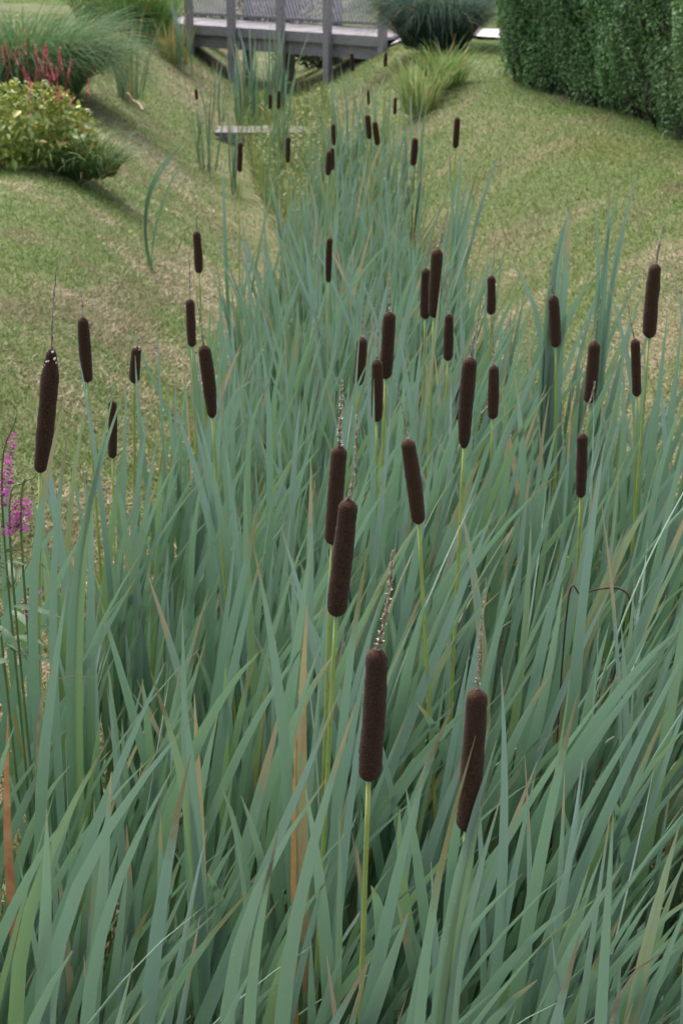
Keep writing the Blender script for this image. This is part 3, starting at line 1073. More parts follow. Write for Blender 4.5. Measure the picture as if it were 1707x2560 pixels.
special('cattail_shoot', 'broad pale leaf standing straight up in the lower right foreground', 'cattail leaves', 1.55,
        [[(1385, 2280), (1390, 2050), (1408, 1866), {'w': .019}]], 1370)
special('cattail_shoot', 'long leaves sweeping up to the right toward the nearest cattail', 'cattail leaves', 1.62,
        [[(640, 2280), (715, 1900), (818, 1612), {'w': .021}], [(500, 2250), (580, 1980), (748, 1790), {'w': .020}], [(560, 2300), (600, 2050), (640, 1900), {'w': .019}]], 560)
special('cattail_shoot', 'long leaves arching to upper right in the lower left foreground', 'cattail leaves', 1.68,
        [[(90, 2250), (200, 1920), (442, 1648), {'w': .021}], [(10, 2200), (100, 1950), (248, 1700), {'w': .020}], [(190, 2250), (240, 2000), (400, 1760), {'w': .019}]], 60)

# arching dark stalk on the right
st = MB()
P0 = at_depth(1300, 1420, 2.9); P0[2] = hz(P0[0], 2.9) - .02
pts = catmull([P0, P0 * .4 + .6 * at_depth(1290, 1430, 2.9), at_depth(1303, 1390, 2.9), at_depth(1335, 1366, 2.9), at_depth(1380, 1352, 2.88), at_depth(1425, 1352, 2.86), at_depth(1446, 1375, 2.85), at_depth(1450, 1410, 2.85)], 8)
st.tube(pts - P0, np.interp(np.linspace(0, 1, len(pts)), [0, .5, .7, .95, 1], [.0022, .0016, .0028, .0026, .0012]), 7)
o = st.build('bent_stalk', M_DARKSTEM)
o.location = P0
tag(o, 'dark withered stalk arching over like a hook among right-hand leaves', 'dry stalk')


# ------------------------------------------------------------------ undergrowth
def under():
    N = 34000
    y = 1.4 * (19.0 / 1.4) ** rng.random(N)
    l, r_ = band(y)
    l = l - 0.12; r_ = r_ + 0.12
    x = l + (r_ - l) * rng.random(N)
    z = height(x, y)
    hmax = (0.14 + 0.55 * fbm(x * 1.7, y * 1.5, 90, 3) ** 1.4) * (1 - .25 * smooth(6, 12, y))
    zz = z + hmax * rng.random(N) ** 0.7
    s = (0.010 + 0.016 * rng.random(N)) * (0.8 + 0.05 * y)
    az = rng.random(N) * 6.283
    til = rng.normal(0, 0.5, N)
    d = np.stack([np.cos(az) * np.cos(til), np.sin(az) * np.cos(til), np.sin(til)], 1)
    sv = np.stack([-np.sin(az), np.cos(az), 0.3 * rng.standard_normal(N)], 1)
    c = np.stack([x, y, zz], 1)
    V = np.stack([c, c + d * (s * .5)[:, None] + sv * (s * .32)[:, None], c + d * s[:, None], c + d * (s * .5)[:, None] - sv * (s * .32)[:, None]], 1).reshape(-1, 3)
    kind = rng.random(N)
    C = np.array([0.070, 0.125, 0.03]) + np.array([0.09, 0.09, 0.025]) * rng.random(N)[:, None]
    C = np.where((kind < 0.10)[:, None], np.array([0.30, 0.22, 0.13]), C)
    C = np.where((kind > 0.978)[:, None], np.array([0.60, 0.45, 0.04]), C)
    Fq = np.arange(4 * N).reshape(-1, 4)
    V1, C1 = V, np.repeat(C, 4, 0)
    # thin grass blades standing among the reed bases
    N = 26000
    y = 1.4 * (19.0 / 1.4) ** rng.random(N)
    l, r_ = band(y)
    x = (l - .2) + (r_ - l + .4) * rng.random(N)
    z = height(x, y)
    L = 0.12 + 0.38 * rng.random(N) ** 1.5
    az = rng.random(N) * 6.283; ti = np.abs(rng.normal(0, 0.45, N)); dead = rng.random(N) < 0.22
    ti = np.where(dead, ti + .7, ti)
    d = np.stack([np.sin(ti) * np.cos(az), np.sin(ti) * np.sin(az), np.cos(ti)], 1)
    sv = np.stack([-np.sin(az), np.cos(az), 0 * az], 1) * (0.0012 + 0.0016 * rng.random(N) + 0.00012 * y)[:, None]
    c = np.stack([x, y, z], 1)
    tip = c + d * L[:, None]; tip[:, 2] -= 0.06 * L
    mid = c + d * (L * .5)[:, None] + np.array([0, 0, .02])
    V = np.stack([c - sv, c + sv, mid + sv * .8, mid - sv * .8], 1).reshape(-1, 3)
    V2 = np.stack([mid - sv * .8, mid + sv * .8, tip + sv * .1, tip - sv * .1], 1).reshape(-1, 3)
    C = np.array([0.095, 0.155, 0.045]) + np.array([0.09, 0.075, 0.025]) * rng.random(N)[:, None]
    C = np.where(dead[:, None], np.array([0.33, 0.25, 0.15]) * (0.7 + .6 * rng.random(N))[:, None], C)
    C2 = np.repeat(C, 4, 0)
    allV = np.concatenate([V1, V, V2]); allC = np.concatenate([C1, C2, C2])
    me = mesh_np('undergrowth', allV, np.arange(len(allV)).reshape(-1, 4), M_UNDER, False, colors=allC)
    tag(obj('undergrowth', me), 'low leafy undergrowth and dead stems between the reed bases', 'undergrowth', kind='stuff')


under()


# ------------------------------------------------------------------ arching grass clumps and strap-leaved clumps
def blade_arrays(n, rad, L, w, droop, spread, ca, cb, r, az_bias=None, nseg=6, dead=0.05, wind=0.0):
    VV, CC = [], []
    tt = np.linspace(0, 1, nseg)
    for _ in range(n):
        a = r.uniform(0, 2 * math.pi)
        q = rad * math.sqrt(r.random())
        a0 = a + r.gauss(0, .5)
        ll = L * r.uniform(0.6, 1.1)
        th = spread * (0.2 + 0.8 * q / max(rad, 1e-3)) * r.uniform(.5, 1.3) + droop * r.uniform(.5, 1.4) * tt ** 1.5
        T = np.stack([np.sin(th) * math.cos(a0) + wind * tt, np.sin(th) * math.sin(a0), np.cos(th)], 1)
        P = np.zeros((nseg, 3)); P[1:] = np.cumsum((T[1:] + T[:-1]) / 2, 0) * ll / (nseg - 1)
        P[:, 0] += q * math.cos(a); P[:, 1] += q * math.sin(a)
        P[:, 2] = np.maximum(P[:, 2], 0.005 + .01 * r.random())
        ps = a0 + math.pi / 2 + r.gauss(0, .5)
        S = np.array([math.cos(ps), math.sin(ps), r.gauss(0, .3)])
        wt = (w * r.uniform(.7, 1.2) * np.clip(1 - tt ** 2, .06, 1))[:, None] / 2
        VV.append(np.stack([P - S * wt, P + S * wt], 1).reshape(-1, 3))
        k = r.random()
        c = np.array(ca) * (1 - k) + np.array(cb) * k
        if r.random() < dead: c = np.array((0.32, 0.22, 0.09))
        CC.append(np.repeat(c[None], nseg * 2, 0))
    V = np.concatenate(VV); C = np.concatenate(CC)
    f = np.array([(2 * k, 2 * k + 1, 2 * k + 3, 2 * k + 2) for k in range(nseg - 1)])
    F = (f[None] + (np.arange(n) * nseg * 2)[:, None, None]).reshape(-1, 4)
    return V, F, C


def XY(dx, dy):
    p = on_ground(dx, dy)
    return float(p[0]), float(p[1])


def clump(name, label, cat, x, y, zoff=0, group=None, parts=None, part_name='foliage', **kw):
    r = random.Random(int(abs(x * 1000) + y * 77))
    root = empty(name, (x, y, hz(x, y) + zoff))
    tag(root, label, cat, group)
    V, F, C = blade_arrays(r=r, **kw)
    o = obj(part_name, mesh_np(part_name, V, F, M_BLADES, True, colors=C), root)
    return root, r


GA, GB = (0.04, 0.095, 0.03), (0.095, 0.18, 0.06)
root, r = clump('fountain_grass', 'huge arching mound of fine green ornamental grass at the upper left', 'ornamental grass', *XY(55, 215),
                n=5200, rad=0.48, L=1.10, w=0.007, droop=2.0, spread=0.55, ca=GA, cb=GB, nseg=8, wind=0.12)
root, r = clump('fountain_grass', 'dark drooping ornamental grass clump beside the right end of the bridge', 'ornamental grass', *XY(1000, 112),
                n=2800, rad=0.34, L=1.25, w=0.007, droop=1.9, spread=0.5, ca=(0.022, 0.055, 0.036), cb=(0.05, 0.10, 0.07), nseg=8)
YG, YG2 = (0.14, 0.22, 0.06), (0.31, 0.36, 0.15)
clump('daylily_clump', 'pale yellow-green strappy clump on the crest of the right bank', 'grass clump', *XY(962, 262), n=170, rad=0.16, L=0.62, w=0.013, droop=1.0, spread=.22, ca=YG, cb=YG2, dead=.08)
clump('daylily_clump', 'greener arching clump just behind the pale one on the right bank', 'grass clump', *XY(1022, 205), n=240, rad=0.15, L=0.55, w=0.012, droop=1.2, spread=.35, ca=(0.09, 0.17, 0.035), cb=(0.17, 0.24, 0.07), dead=.06)
clump('grass_tuft', 'dense fresh green tuft just behind the plank footbridge', 'grass clump', *XY(592, 282), n=300, rad=0.12, L=0.42, w=0.010, droop=.5, spread=.25, ca=(0.07, 0.15, 0.03), cb=(0.12, 0.2, 0.05))


def orange_border(x, y, label, n, L, flowers):
    root, r = clump('border_plant', label, 'border plant', x, y, group='strappy plants in the border at upper left', n=n, rad=0.26, L=L, w=0.016, droop=.75, spread=.35,
                    ca=(0.06, 0.14, 0.03), cb=(0.13, 0.23, 0.055), dead=.05)
    for _ in range(flowers):
        a, q = r.uniform(0, 6.28), r.uniform(.05, .3)
        c = np.array([q * math.cos(a), q * math.sin(a), L * r.uniform(.5, .8)])
        m = MB()
        for k in range(5):
            g = k * 1.2566 + r.random()
            d = np.array([math.cos(g), math.sin(g), .5]) * 0.03
            s = np.array([-math.sin(g), math.cos(g), 0]) * 0.010
            m.add([c, c + d * .6 + s, c + d, c + d * .6 - s], [(0, 1, 2, 3)])
        m.build('flower', M_ORANGE, root)


orange_border(*XY(228, 62), 'bright green strap-leaved border plant nearest the ornamental grass mound', 520, .75, 4)
orange_border(*XY(290, 75), 'bright green border plant with orange flowers in the middle of the border', 520, .85, 5)
orange_border(*XY(345, 90), 'green border plant with orange flowers nearest the bridge', 520, .8, 5)
orange_border(*XY(262, 42), 'tall green border plant half hidden at the back of the border', 520, .95, 2)
clump('iris_clump', 'upright clump of browning sword leaves at the left end of the bridge', 'iris clump', *XY(402, 148), n=80, rad=0.16, L=0.62, w=0.02, droop=.3, spread=.2, ca=(0.1, 0.18, 0.05), cb=(0.26, 0.22, 0.07), dead=.2)
clump('iris_clump', 'loose clump of thin grey-green leaves on the far left bank with a dead bent stem', 'reed clump', *XY(298, 232), n=34, rad=0.12, L=0.85, w=0.02, droop=.4, spread=.22, ca=(0.09, 0.16, 0.09), cb=(0.16, 0.2, 0.1), dead=.2)
clump('iris_clump', 'sparse thin upright leaves low on the left bank near the tiny lone cattail', 'reed clump', *XY(478, 395), n=14, rad=0.08, L=0.95, w=0.014, droop=.25, spread=.16, ca=(0.07, 0.14, 0.09), cb=(0.11, 0.18, 0.1), dead=.15)
st = MB()
P0 = on_ground(298, 248)
st.tube(catmull([np.array([0, 0, .0]), np.array([-.015, 0, .09]), np.array([.04, -.05, .03]), np.array([.10, -.12, .01]), np.array([.16, -.3, -.03])], 6), .009, 7)
o = st.build('dead_stem', M_BROWN); o.location = P0 + np.array([0, 0, .05])
tag(o, 'bleached broken stem lying on the far left bank', 'dead stem')


# ------------------------------------------------------------------ leafy shrubs
def leafy_cloud(n, cen, ext, size, ca, cb, seed, shell=.6):
    g = np.random.default_rng(seed)
    d = g.standard_normal((n, 3)); d /= np.linalg.norm(d, axis=1)[:, None]
    rad = shell + (1 - shell) * g.random(n)
    lump = 0.75 + 0.45 * fbm(d[:, 0] * 2.2 + 7, d[:, 1] * 2.2 + d[:, 2] * 2.2 + 7, 120 + seed, 3)
    P = np.array(cen) + d * np.array(ext) * (rad * lump)[:, None]
    a = g.standard_normal((n, 3)) + d * .3; a /= np.linalg.norm(a, axis=1)[:, None]
    b_ = np.cross(a, g.standard_normal((n, 3))); b_ /= np.linalg.norm(b_, axis=1)[:, None]
    s = (size * (.6 + .8 * g.random(n)))[:, None]
    V = np.stack([P - a * s * .5, P + b_ * s * .28, P + a * s * .5, P - b_ * s * .28], 1).reshape(-1, 3)
    C = np.array(ca) + (np.array(cb) - np.array(ca)) * g.random(n)[:, None]
    return V, np.arange(4 * n).reshape(-1, 4), np.repeat(C, 4, 0)


def leaf_mesh(name, L, W, mat, fold=.15, bend=.25):
    ts = [0, .25, .5, .75, 1]
    ws = [.08, .85, 1, .65, .03]
    v, f = [], []
    for t_, q in zip(ts, ws):
        z = -bend * L * t_ ** 2
        v += [(L * t_, -W / 2 * q, z + fold * W * q), (L * t_, 0, z), (L * t_, W / 2 * q, z + fold * W * q)]
    for k in range(4):
        f += [(3 * k, 3 * k + 3, 3 * k + 4, 3 * k + 1), (3 * k + 1, 3 * k + 4, 3 * k + 5, 3 * k + 2)]
    me = bpy.data.meshes.new(name)
    me.from_pydata(v, [], f)
    me.polygons.foreach_set('use_smooth', [True] * len(f))
    me.materials.append(mat)
    return me


t = NT('persicaria_leaf')
r_ = t.n('ShaderNodeObjectInfo').outputs['Random']
c = t.ramp(r_, [(0.0, (0.09, 0.15, 0.03)), (0.45, (0.17, 0.24, 0.05)), (0.80, (0.24, 0.30, 0.07)), (0.86, (0.36, 0.28, 0.05)), (0.92, (0.55, 0.22, 0.06)), (1.0, (0.45, 0.13, 0.08))])
M_PERS = t.bsdf(c, rough=.45, spec=.4, trans=.25)
rp = random.Random(31)
px, py = XY(62, 372)
py = py - 0.0
pz = hz(px, py)
root = empty('flowering_shrub', (px, py, pz))
tag(root, 'bushy plant with broad yellowing leaves and thin red flower spikes on the left bank', 'flowering plant')
V, F, C = leafy_cloud(3600, (0, 0, .20), (.46, .45, .34), .042, (.11, .16, .03), (.30, .33, .07), 17, .5)
V[:, 2] = np.maximum(V[:, 2], .01)
obj('foliage', mesh_np('foliage', V, F, M_HEDGE, False, colors=C), root)['kind'] = 'stuff'
mesh_vars = [leaf_mesh('leaf', L, W, M_PERS) for L, W in ((.07, .032), (.06, .028), (.08, .034), (.05, .024))]
for k in range(290):
    a = rp.uniform(0, 6.28); e = math.asin(rp.uniform(-0.05, 0.98))
    q = rp.uniform(.72, 1.0)
    rx, rz_ = .46, .48
    P = Vector((rx * q * math.cos(a) * math.cos(e), rx * q * math.sin(a) * math.cos(e), .06 + rz_ * q * math.sin(e)))
    if P.z < .03: P.z = .05
    lf = obj('leaf', rp.choice(mesh_vars), root)
    lf.location = P
    lf.rotation_euler = (rp.gauss(0, .5), rp.gauss(.35, .45), a + rp.gauss(0, .7))
    s = rp.uniform(.8, 1.25); lf.scale = (s, s, s)
V, F, C = blade_arrays(350, .36, .42, .012, 1.3, .7, (.07, .13, .03), (.15, .22, .05), rp, nseg=6, dead=.05)
obj('grassy_foliage', mesh_np('grassy_foliage', V, F, M_BLADES, True, colors=C), root)
V, F, C = blade_arrays(500, .16, .42, .008, 1.5, .6, (.05, .10, .03), (.10, .16, .05), rp, nseg=6)
V[:, 0] += .42; V[:, 1] -= .1; V[:, 2] -= .08
obj('drooping_foliage', mesh_np('drooping_foliage', V, F, M_BLADES, True, colors=C), root)
for k in range(30):
    a = rp.uniform(0, 6.28); q = rp.uniform(0, .46)
    b0 = np.array([q * math.cos(a) + .12, q * .8 * math.sin(a) + .05, .27])
    t0 = b0 + np.array([rp.gauss(0, .05), rp.gauss(0, .05), rp.uniform(.26, .50) * (1 - .35 * (b0[0] > .25))])
    m = MB(); m.tube([b0, (b0 + t0) / 2 + .01, t0], [.0016, .0014, .001], 5)
    stem = m.build('flower_stem', M_REDFL, root)
    m = MB()
    ll = rp.uniform(.06, .13)
    dn = (t0 - b0) / np.linalg.norm(t0 - b0)
    for s in range(46):
        u = rp.random(); g = rp.uniform(0, 6.28)
        c_ = t0 - dn * ll * u
        d = np.array([math.cos(g), math.sin(g), .6]) * .008 * (.5 + .6 * u)
        s_ = np.array([-math.sin(g), math.cos(g), .2]) * .004
        m.add([c_ - s_, c_ + s_, c_ + d + s_, c_ + d - s_], [(0, 1, 2, 3)])
    m.build('flower_spike', M_REDFL, root)


def shrub(name, label, cat, x, y, n, ext, size, ca, cb, seed, zo=0, stems=5):
    root = empty(name, (x, y, hz(x, y) + zo))
    tag(root, label, cat)
    V, F, C = leafy_cloud(n, (0, 0, ext[2] * .95), ext, size, ca, cb, seed, .35)
    V[:, 2] = np.maximum(V[:, 2], .01)
    obj('foliage', mesh_np('foliage', V, F, M_HEDGE, False, colors=C), root)
    r = random.Random(seed)
    for k in range(stems):
        m = MB(); a = r.uniform(0, 6.28)
        m.tube([(0, 0, 0), (ext[0] * .3 * math.cos(a), ext[1] * .3 * math.sin(a), ext[2] * .7), (ext[0] * .6 * math.cos(a), ext[1] * .6 * math.sin(a), ext[2] * 1.5)], [.012, .009, .004], 5)
        m.build('stem', M_DARKSTEM, root)


shrub('sapling', 'yellow-green leafy sapling in front of the middle of the bridge', 'sapling', *XY(650, 165), 900, (.25, .25, .42), .05, (.09, .15, .03), (.22, .27, .06), 3)
shrub('shrub', 'dark green shrub growing up beside the bridge posts on the right', 'shrub', *XY(715, 150), 1100, (.26, .26, .32), .045, (.03, .07, .02), (.07, .13, .035), 4)
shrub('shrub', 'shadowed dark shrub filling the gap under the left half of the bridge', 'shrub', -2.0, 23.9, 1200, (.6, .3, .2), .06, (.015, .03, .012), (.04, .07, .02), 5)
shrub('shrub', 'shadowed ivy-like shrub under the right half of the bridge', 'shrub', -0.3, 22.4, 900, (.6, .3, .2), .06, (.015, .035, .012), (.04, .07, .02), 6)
shrub('shrub', 'pale green garden shrub behind the bridge trellis on the left', 'shrub', -3.2, 30.5, 2200, (1.4, .7, .55), .08, (.09, .13, .05), (.2, .24, .1), 7)
shrub('shrub', 'mauve-tinged flowering shrub behind the bridge trellis in the middle', 'shrub', -1.2, 30.0, 2200, (.9, .6, .45), .08, (.09, .11, .06), (.30, .24, .30), 8)
shrub('shrub', 'brownish shrub behind the right end of the bridge trellis', 'shrub', 0.6, 28.8, 2200, (.9, .6, .5), .08, (.08, .10, .05), (.26, .18, .12), 9)
shrub('shrub', 'dark background shrub behind the drooping grass clump by the path', 'shrub', 2.4, 27.0, 2600, (1.4, .7, .6), .08, (.03, .06, .02), (.08, .13, .04), 10)


# ------------------------------------------------------------------ hedge
def hedge():
    foot = [on_ground(*q)[:2] for q in ((1172, 172), (1192, 192), (1400, 262), (1580, 335), (1900, 500), (2300, 780))]
    H = 1.95
    P = catmull([np.array([*p, 0]) for p in foot], 20)[:, :2]
    s = np.concatenate([[0], np.cumsum(np.linalg.norm(np.diff(P, axis=0), axis=1))])
    tot = s[-1]

    def face_point(q, h, depth):
        """q along, h 0..1 up, depth>0 into the hedge"""
        x = np.interp(q, s, P[:, 0]); y = np.interp(q, s, P[:, 1])
        x2 = np.interp(q + .05, s, P[:, 0]); y2 = np.interp(q + .05, s, P[:, 1])
        x1 = np.interp(q - .05, s, P[:, 0]); y1 = np.interp(q - .05, s, P[:, 1])
        tx, ty = x2 - x1, y2 - y1
        l = np.hypot(tx, ty); tx, ty = tx / l, ty / l
        nx_, ny_ = ty, -tx               # outward, towards the ditch
        nx_, ny_ = np.where(nx_ < 0, nx_, -nx_), np.where(nx_ < 0, ny_, -ny_)
        bulge = 0.20 * np.sin(np.clip(h * 1.6, 0, 1) * np.pi / 2) + 0.30 * (fbm(q * 1.25, h * 2.2, 140, 3) - .5) + 0.05 * (fbm(q * 6, h * 12, 150, 2) - .5)
        # rounded far end and rounded top
        endr = np.clip((0.45 - q) / 0.45, 0, 1)
        bulge = bulge - 0.35 * endr ** 2 - 0.25 * np.clip((h - .88) / .12, 0, 1) ** 2
        off = bulge - depth
        return x + nx_ * off, y + ny_ * off, nx_, ny_

    n = 115000
    q = tot * rng.random(n) ** 1.15
    h = rng.random(n) * 1.0
    dep = 0.10 * rng.random(n) ** 1.3
    # gaps near the ground where the stems show
    keep = rng.random(n) < (0.25 + 0.75 * smooth(0.0, 0.16, h + .08 * (vnoise(q * 5, 0 * q, 4) - .5)))
    q, h, dep = q[keep], h[keep], dep[keep]
    x, y, nx_, ny_ = face_point(q, h, dep)
    # far end cap
    m = 9000
    xe = rng.random(m); he = rng.random(m)
    capx = P[0][0] - .12 + 1.5 * xe; capy = P[0][1] + .05 - 0.12 * np.abs(xe - .5) + .1 * rng.random(m) + .1 * (fbm(xe * 3, he * 3, 7) - .5)
    tpx = 9000
    qt = tot * rng.random(tpx); wt_ = 1.3 * rng.random(tpx)
    X1, Y1, N1, N2 = face_point(qt, np.full(tpx, .98), wt_)
    Px = np.concatenate([x, capx, X1]); Py = np.concatenate([y, capy, Y1])
    base = height(x, y)
    Pz = np.concatenate([base + .02 + h * H, height(capx, capy) + he * H, height(X1, Y1) + H + .05 * rng.random(tpx)])
    O = np.concatenate([np.stack([nx_, ny_, 0.35 + 0 * nx_], 1), np.tile([0, 1.0, .2], (m, 1)), np.tile([0, 0, 1.0], (tpx, 1))])
    N = len(Px)
    O = O + 0.75 * rng.standard_normal((N, 3)); O /= np.linalg.norm(O, axis=1)[:, None]
    a = np.cross(O, rng.standard_normal((N, 3))); a /= np.linalg.norm(a, axis=1)[:, None]
    b_ = np.cross(O, a)
    sz = (0.020 + 0.020 * rng.random(N))[:, None]
    C0 = np.stack([Px, Py, Pz], 1)
    V = np.stack([C0 - a * sz * .5, C0 + b_ * sz * .3 + O * .003, C0 + a * sz * .5, C0 - b_ * sz * .3 + O * .003], 1)
    r = rng.random(N)
    C = np.array([0.050, 0.120, 0.036]) + np.array([0.075, 0.135, 0.042]) * r[:, None]
    fresh = (rng.random(N) < .05 + .5 * smooth(.5, .75, fbm(Py * 1.6, Pz * 2.5, 200, 3)))[:, None]
    C = C * (0.75 + 0.5 * fbm(Py * 2.5 + 9, Pz * 4, 210, 2))[:, None]
    C = np.where(fresh, np.array([0.11, 0.19, 0.06]), C)
    org = np.array([2.4, 14.0, hz(2.4, 14.0)])
    root = empty('hedge', tuple(org))
    tag(root, 'tall clipped dark green hedge along the lawn on top of the right bank', 'hedge')
    obj('foliage', mesh_np('foliage', V.reshape(-1, 3) - org, np.arange(4 * N).reshape(-1, 4), M_HEDGE, False, colors=np.repeat(C, 4, 0)), root)
    # solid dark core behind the outer leaves
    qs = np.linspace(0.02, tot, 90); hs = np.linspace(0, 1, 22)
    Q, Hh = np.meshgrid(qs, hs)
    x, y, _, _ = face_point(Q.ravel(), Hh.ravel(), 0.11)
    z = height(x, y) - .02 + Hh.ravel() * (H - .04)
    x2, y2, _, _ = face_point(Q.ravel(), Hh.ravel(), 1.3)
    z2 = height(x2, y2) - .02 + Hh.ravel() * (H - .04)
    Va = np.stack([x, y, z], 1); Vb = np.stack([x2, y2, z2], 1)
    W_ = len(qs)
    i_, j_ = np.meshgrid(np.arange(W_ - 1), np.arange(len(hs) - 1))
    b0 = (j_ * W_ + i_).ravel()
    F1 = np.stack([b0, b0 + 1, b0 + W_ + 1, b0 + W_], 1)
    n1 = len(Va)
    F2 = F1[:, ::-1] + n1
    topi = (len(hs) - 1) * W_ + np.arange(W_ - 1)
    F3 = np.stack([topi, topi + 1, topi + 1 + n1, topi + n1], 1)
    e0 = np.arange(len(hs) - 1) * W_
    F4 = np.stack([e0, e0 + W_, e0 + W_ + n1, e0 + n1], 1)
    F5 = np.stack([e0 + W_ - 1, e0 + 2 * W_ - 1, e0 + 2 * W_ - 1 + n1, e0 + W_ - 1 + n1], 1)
    obj('dark_core', mesh_np('dark_core', np.concatenate([Va, Vb]) - org, np.concatenate([F1, F2, F3, F4, F5]), M_CORE), root)
    # bare stems at the foot
    rh = random.Random(4)
    for k in range(46):
        q_ = rh.uniform(.1, tot * .75)
        x, y, nx1, ny1 = face_point(np.array([q_]), np.array([0.05]), 0.06 + rh.random() * .06)
        p = np.array([x[0], y[0], hz(x[0], y[0])]) - org
        mm = MB()
        mm.tube([p - np.array([0, 0, .02]), p + np.array([rh.gauss(0, .03) + nx1[0] * .05, rh.gauss(0, .04), .16]), p + np.array([rh.gauss(0, .06) + nx1[0] * .1, rh.gauss(0, .06), .36])], [.012, .009, .005], 5)
        mm.build('stem', M_DARKSTEM, root)


hedge()


# ------------------------------------------------------------------ purple loosestrife
def loosestrife(label, depth, spikes, leaves_at):
    b0 = at_depth(spikes[0][2], 1500, depth)
    base = np.array([b0[0], depth, hz(b0[0], depth) - .02])
    root = empty('loosestrife', tuple(base))
    tag(root, label, 'loosestrife', 'magenta loosestrife at the left edge')
    r = random.Random(int(depth * 100))
    for (tx, ty, bx, by, flo, wd) in spikes:
        top, bot = at_depth(tx, ty, depth) - base, at_depth(bx, by, depth) - base
        m = MB()
        rootp = np.array([bot[0] * .4, 0, 0])
        m.tube(catmull([rootp, (rootp + bot) / 2 + np.array([.01, 0, 0]), bot, top], 6), np.linspace(.0035, .0012, 19), 6)
        stem = m.build('stem', M_STEM, root)
        m = MB(); mb_ = MB()
        L = np.linalg.norm(top - bot)
        nwh = int(L / .0075)
        for k in range(nwh):
            u = k / nwh
            c_ = bot + (top - bot) * u
            size = wd * (1.1 - .75 * u) * r.uniform(.8, 1.15)
            bare = u > flo
            for q in range(13):
                g = r.uniform(0, 6.28)
                d = np.array([math.cos(g), math.sin(g), r.uniform(-.2, .6)])
                c2 = c_ + d * size * r.uniform(.25, .6) * (.4 if bare else 1)
                s_ = np.array([-math.sin(g), math.cos(g), r.gauss(0, .5)]); s_ /= np.linalg.norm(s_)
                up = np.cross(d, s_)
                a = size * (.20 if bare else .40) * r.uniform(.7, 1.2)
                (mb_ if bare or r.random() < .2 else m).add([c2 - s_ * a * .5, c2 + up * a * .35, c2 + s_ * a * .5 + d * a * .5, c2 - up * a * .35], [(0, 1, 2, 3)])
        if m.n: m.build('flower_spike', M_MAGENTA, root)
        if mb_.n: mb_.build('bud_tip', M_DULLBUD, root)
    lm = [leaf_mesh('leaf', L, .016, M_STEMLEAF, .1, .3) for L in (.06, .075, .09)]
    for (lx, ly) in leaves_at:
        p = at_depth(lx, ly, depth + r.uniform(-.05, .05)) - base
        lf = obj('leaf', r.choice(lm), root); lf.location = p
        lf.rotation_euler = (r.gauss(0, .5), r.uniform(-.7, .4), r.uniform(-1.2, 4.2))


M_STEMLEAF = simple('loosestrife_leaf', (0.05, 0.10, 0.045), (0.085, 0.14, 0.065), 40, .6, trans=.2)
rl = random.Random(2)
loosestrife('tall magenta loosestrife spike at the left edge beside the long fluffy cattail', 2.55,
            [(38, 950, 5, 1160, .80, .020), (-14, 1010, -24, 1200, .8, .018)], [(rl.uniform(-25, 30), rl.uniform(1180, 1480)) for _ in range(9)])
loosestrife('lower magenta loosestrife with three fading spikes rooted among the left reeds', 2.50,
            [(58, 1098, 22, 1225, .62, .019), (84, 1085, 48, 1215, .55, .018), (100, 1140, 72, 1420, .25, .015)],
            [(rl.uniform(-15, 60), rl.uniform(1230, 1520)) for _ in range(12)])

# ------------------------------------------------------------------ plank footbridge over the ditch
pc = at_height(612, 300, 0.14)
root = empty('plank_footbridge', (pc[0], pc[1], hz(pc[0], pc[1])))
tag(root, 'low grey plank footbridge lying across the ditch', 'footbridge')
zb = 0.14 - root.location.z
for k in range(3):
    m = MB(); m.box((0.0, -.155 + .155 * k, zb + .0), (1.02 - .02 * (k % 2), .145, .038), R(-1.5))
    m.build('plank', M_PLANK, root, False)
for sx in (-.42, .42):
    m = MB(); m.box((sx, 0, zb - .07), (.09, .46, .10)); m.build('bearer', M_WOOD_D, root, False)
m = MB(); m.box((0, -.16, zb - .062), (.80, .04, .085)); m.build('beam', M_WOOD_D, root, False)

# ------------------------------------------------------------------ timber bridge
root = empty('timber_bridge', bp(BLEN / 2, .75, 0))
tag(root, 'weathered grey timber bridge with slanted-slat railings crossing the ditch', 'bridge')
RO = np.array(root.location)


def bpart(name, mat, boxes, label=None):
    m = MB()
    for (s, d, z, size) in boxes:
        q = np.array(bp(s, d, z)) - RO
        m.box(q, size, BRZ)
    o = m.build(name, mat, root, False)
    if label: o['label'] = label
    return o


nb = int(BLEN / .125)
for k in range(nb):                       # deck boards
    bpart('deck_board', M_WOOD_L, [(.06 + k * BLEN / nb, .465, DECK_Z - .02 + rs.uniform(-.002, .002), (BLEN / nb - .008, .95, .036))])
bpart('edge_board', M_WOOD, [(BLEN / 2, -.035, DECK_Z - .055, (BLEN, .035, .12))])
bpart('edge_board', M_WOOD_L, [(BLEN / 2, .96, DECK_Z - .055, (BLEN, .035, .12))])
bpart('beam', M_WOOD, [(BLEN / 2, .05, DECK_Z - .20, (BLEN, .07, .16))])
bpart('beam', M_WOOD_D, [(BLEN / 2, .45, DECK_Z - .19, (BLEN, .08, .15))])
bpart('beam', M_WOOD_D, [(BLEN / 2, .88, DECK_Z - .19, (BLEN, .07, .15))])
post_px = [435, 532, 645, 752, 879]
ss = []
for pxx in post_px:                        # along the deck edge where each post is seen
    rx = (pxx * K - 853.5) / F_PX
    best = min(np.linspace(0, BLEN, 800), key=lambda s_: abs(bp(s_, -.1, 0)[0] / (bp(s_, -.1, 0)[1] * CP + (CAM_Z - DECK_Z) * SP) - rx))
    ss.append(float(best))
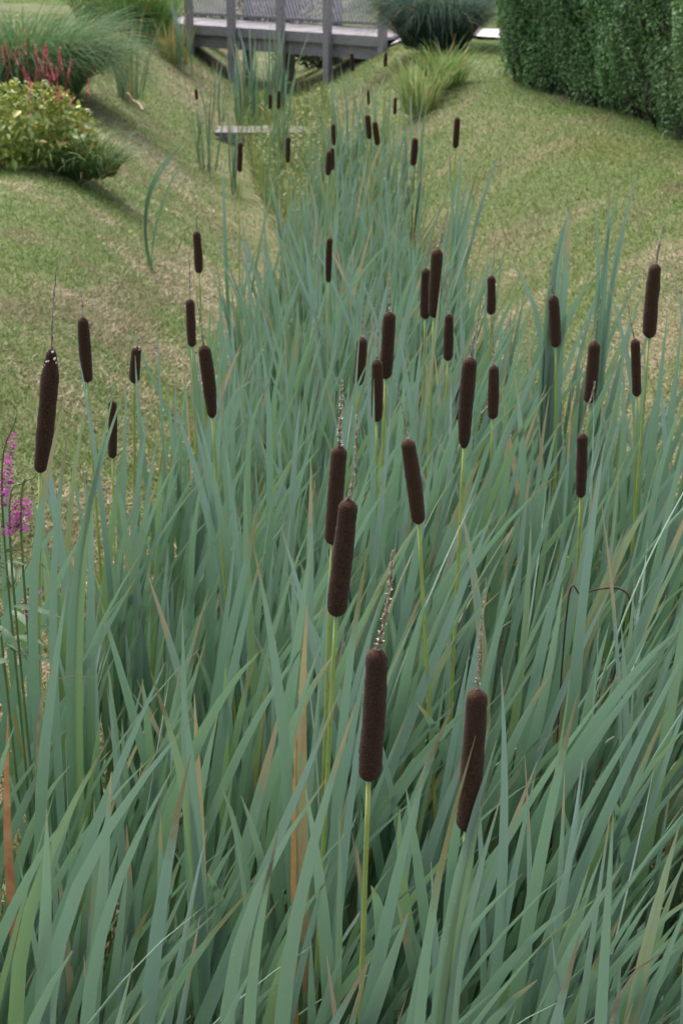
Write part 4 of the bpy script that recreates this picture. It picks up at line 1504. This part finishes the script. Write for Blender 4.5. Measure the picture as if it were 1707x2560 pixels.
for k, s_ in enumerate(ss):
    q = bp(s_, -.10, 0); g = hz(q[0], q[1]) - .05
    bpart('post', M_WOOD, [(s_, -.105, (g + 1.75) / 2, (.085, .085, 1.75 - g))])
    q = bp(s_, 1.04, 0); g = hz(q[0], q[1]) - .05
    bpart('post', M_WOOD, [(s_ + .05, 1.04, (g + 1.75) / 2, (.10, .10, 1.75 - g))])
for d in (-.03, .96):
    bpart('handrail', M_WOOD, [(BLEN / 2 + .05, d, 1.77, (BLEN - .1, .11, .045))])
    if d > 0: bpart('lower_rail', M_WOOD, [(BLEN / 2 + .05, d + .01, DECK_Z + .055, (BLEN - .1, .035, .045))])
    bpart('upper_rail', M_WOOD, [(BLEN / 2 + .05, d + .01, 1.66, (BLEN - .1, .035, .045))])
    if d < 0: continue                     # the side towards the camera has posts and rails only
    edges = [0.02] + ss + [BLEN]
    for a_, b_ in zip(edges[:-1], edges[1:]):
        if b_ - a_ < .2: continue
        m = MB()
        z0, z1 = DECK_Z + .06, 1.66
        lean = .28
        s0 = a_ + .05
        while s0 < b_ - .05 + lean:
            # slat from (s0, z0) leaning back to (s0 - lean, z1), clipped to the bay
            sa, za, sb, zb_ = s0, z0, s0 - lean, z1
            if sa > b_ - .05:
                f = (sa - (b_ - .05)) / lean; sa = b_ - .05; za = z0 + f * (z1 - z0)
            if sb < a_ + .05:
                f = (a_ + .05 - sb) / lean; sb = a_ + .05; zb_ = z1 - f * (z1 - z0)
            if zb_ - za > .05:
                pa, pb = np.array(bp(sa, d - .02, za)) - RO, np.array(bp(sb, d - .02, zb_)) - RO
                sv = np.array([bdir[0], bdir[1], 0]) * .012
                nv = np.array([bnor[0], bnor[1], 0]) * .006
                vs = [pa - sv - nv, pa + sv - nv, pa + sv + nv, pa - sv + nv, pb - sv - nv, pb + sv - nv, pb + sv + nv, pb - sv + nv]
                m.add(vs, [(0, 3, 2, 1), (4, 5, 6, 7), (0, 1, 5, 4), (1, 2, 6, 5), (2, 3, 7, 6), (3, 0, 4, 7)])
            s0 += .055
        if m.n:
            o = m.build('slat_panel', M_SLAT, root, False)
            o['kind'] = 'stuff'

# path that leads off both ends of the bridge
pv = []
for s_ in np.linspace(BLEN + .02, BLEN + 14, 40):
    for d in (.0, .25, .5, .75, .95):
        q = bp(s_, d, 0); pv.append((q[0], q[1], hz(q[0], q[1]) + .035))
f = [(5 * a_ + b_, 5 * a_ + b_ + 5, 5 * a_ + b_ + 6, 5 * a_ + b_ + 1) for a_ in range(39) for b_ in range(4)]
o = obj('path', mesh_np('path', np.array(pv), np.array(f), M_GRAVEL))
tag(o, 'pale gravel path beyond the drooping grass at the right end of the bridge', kind='structure')
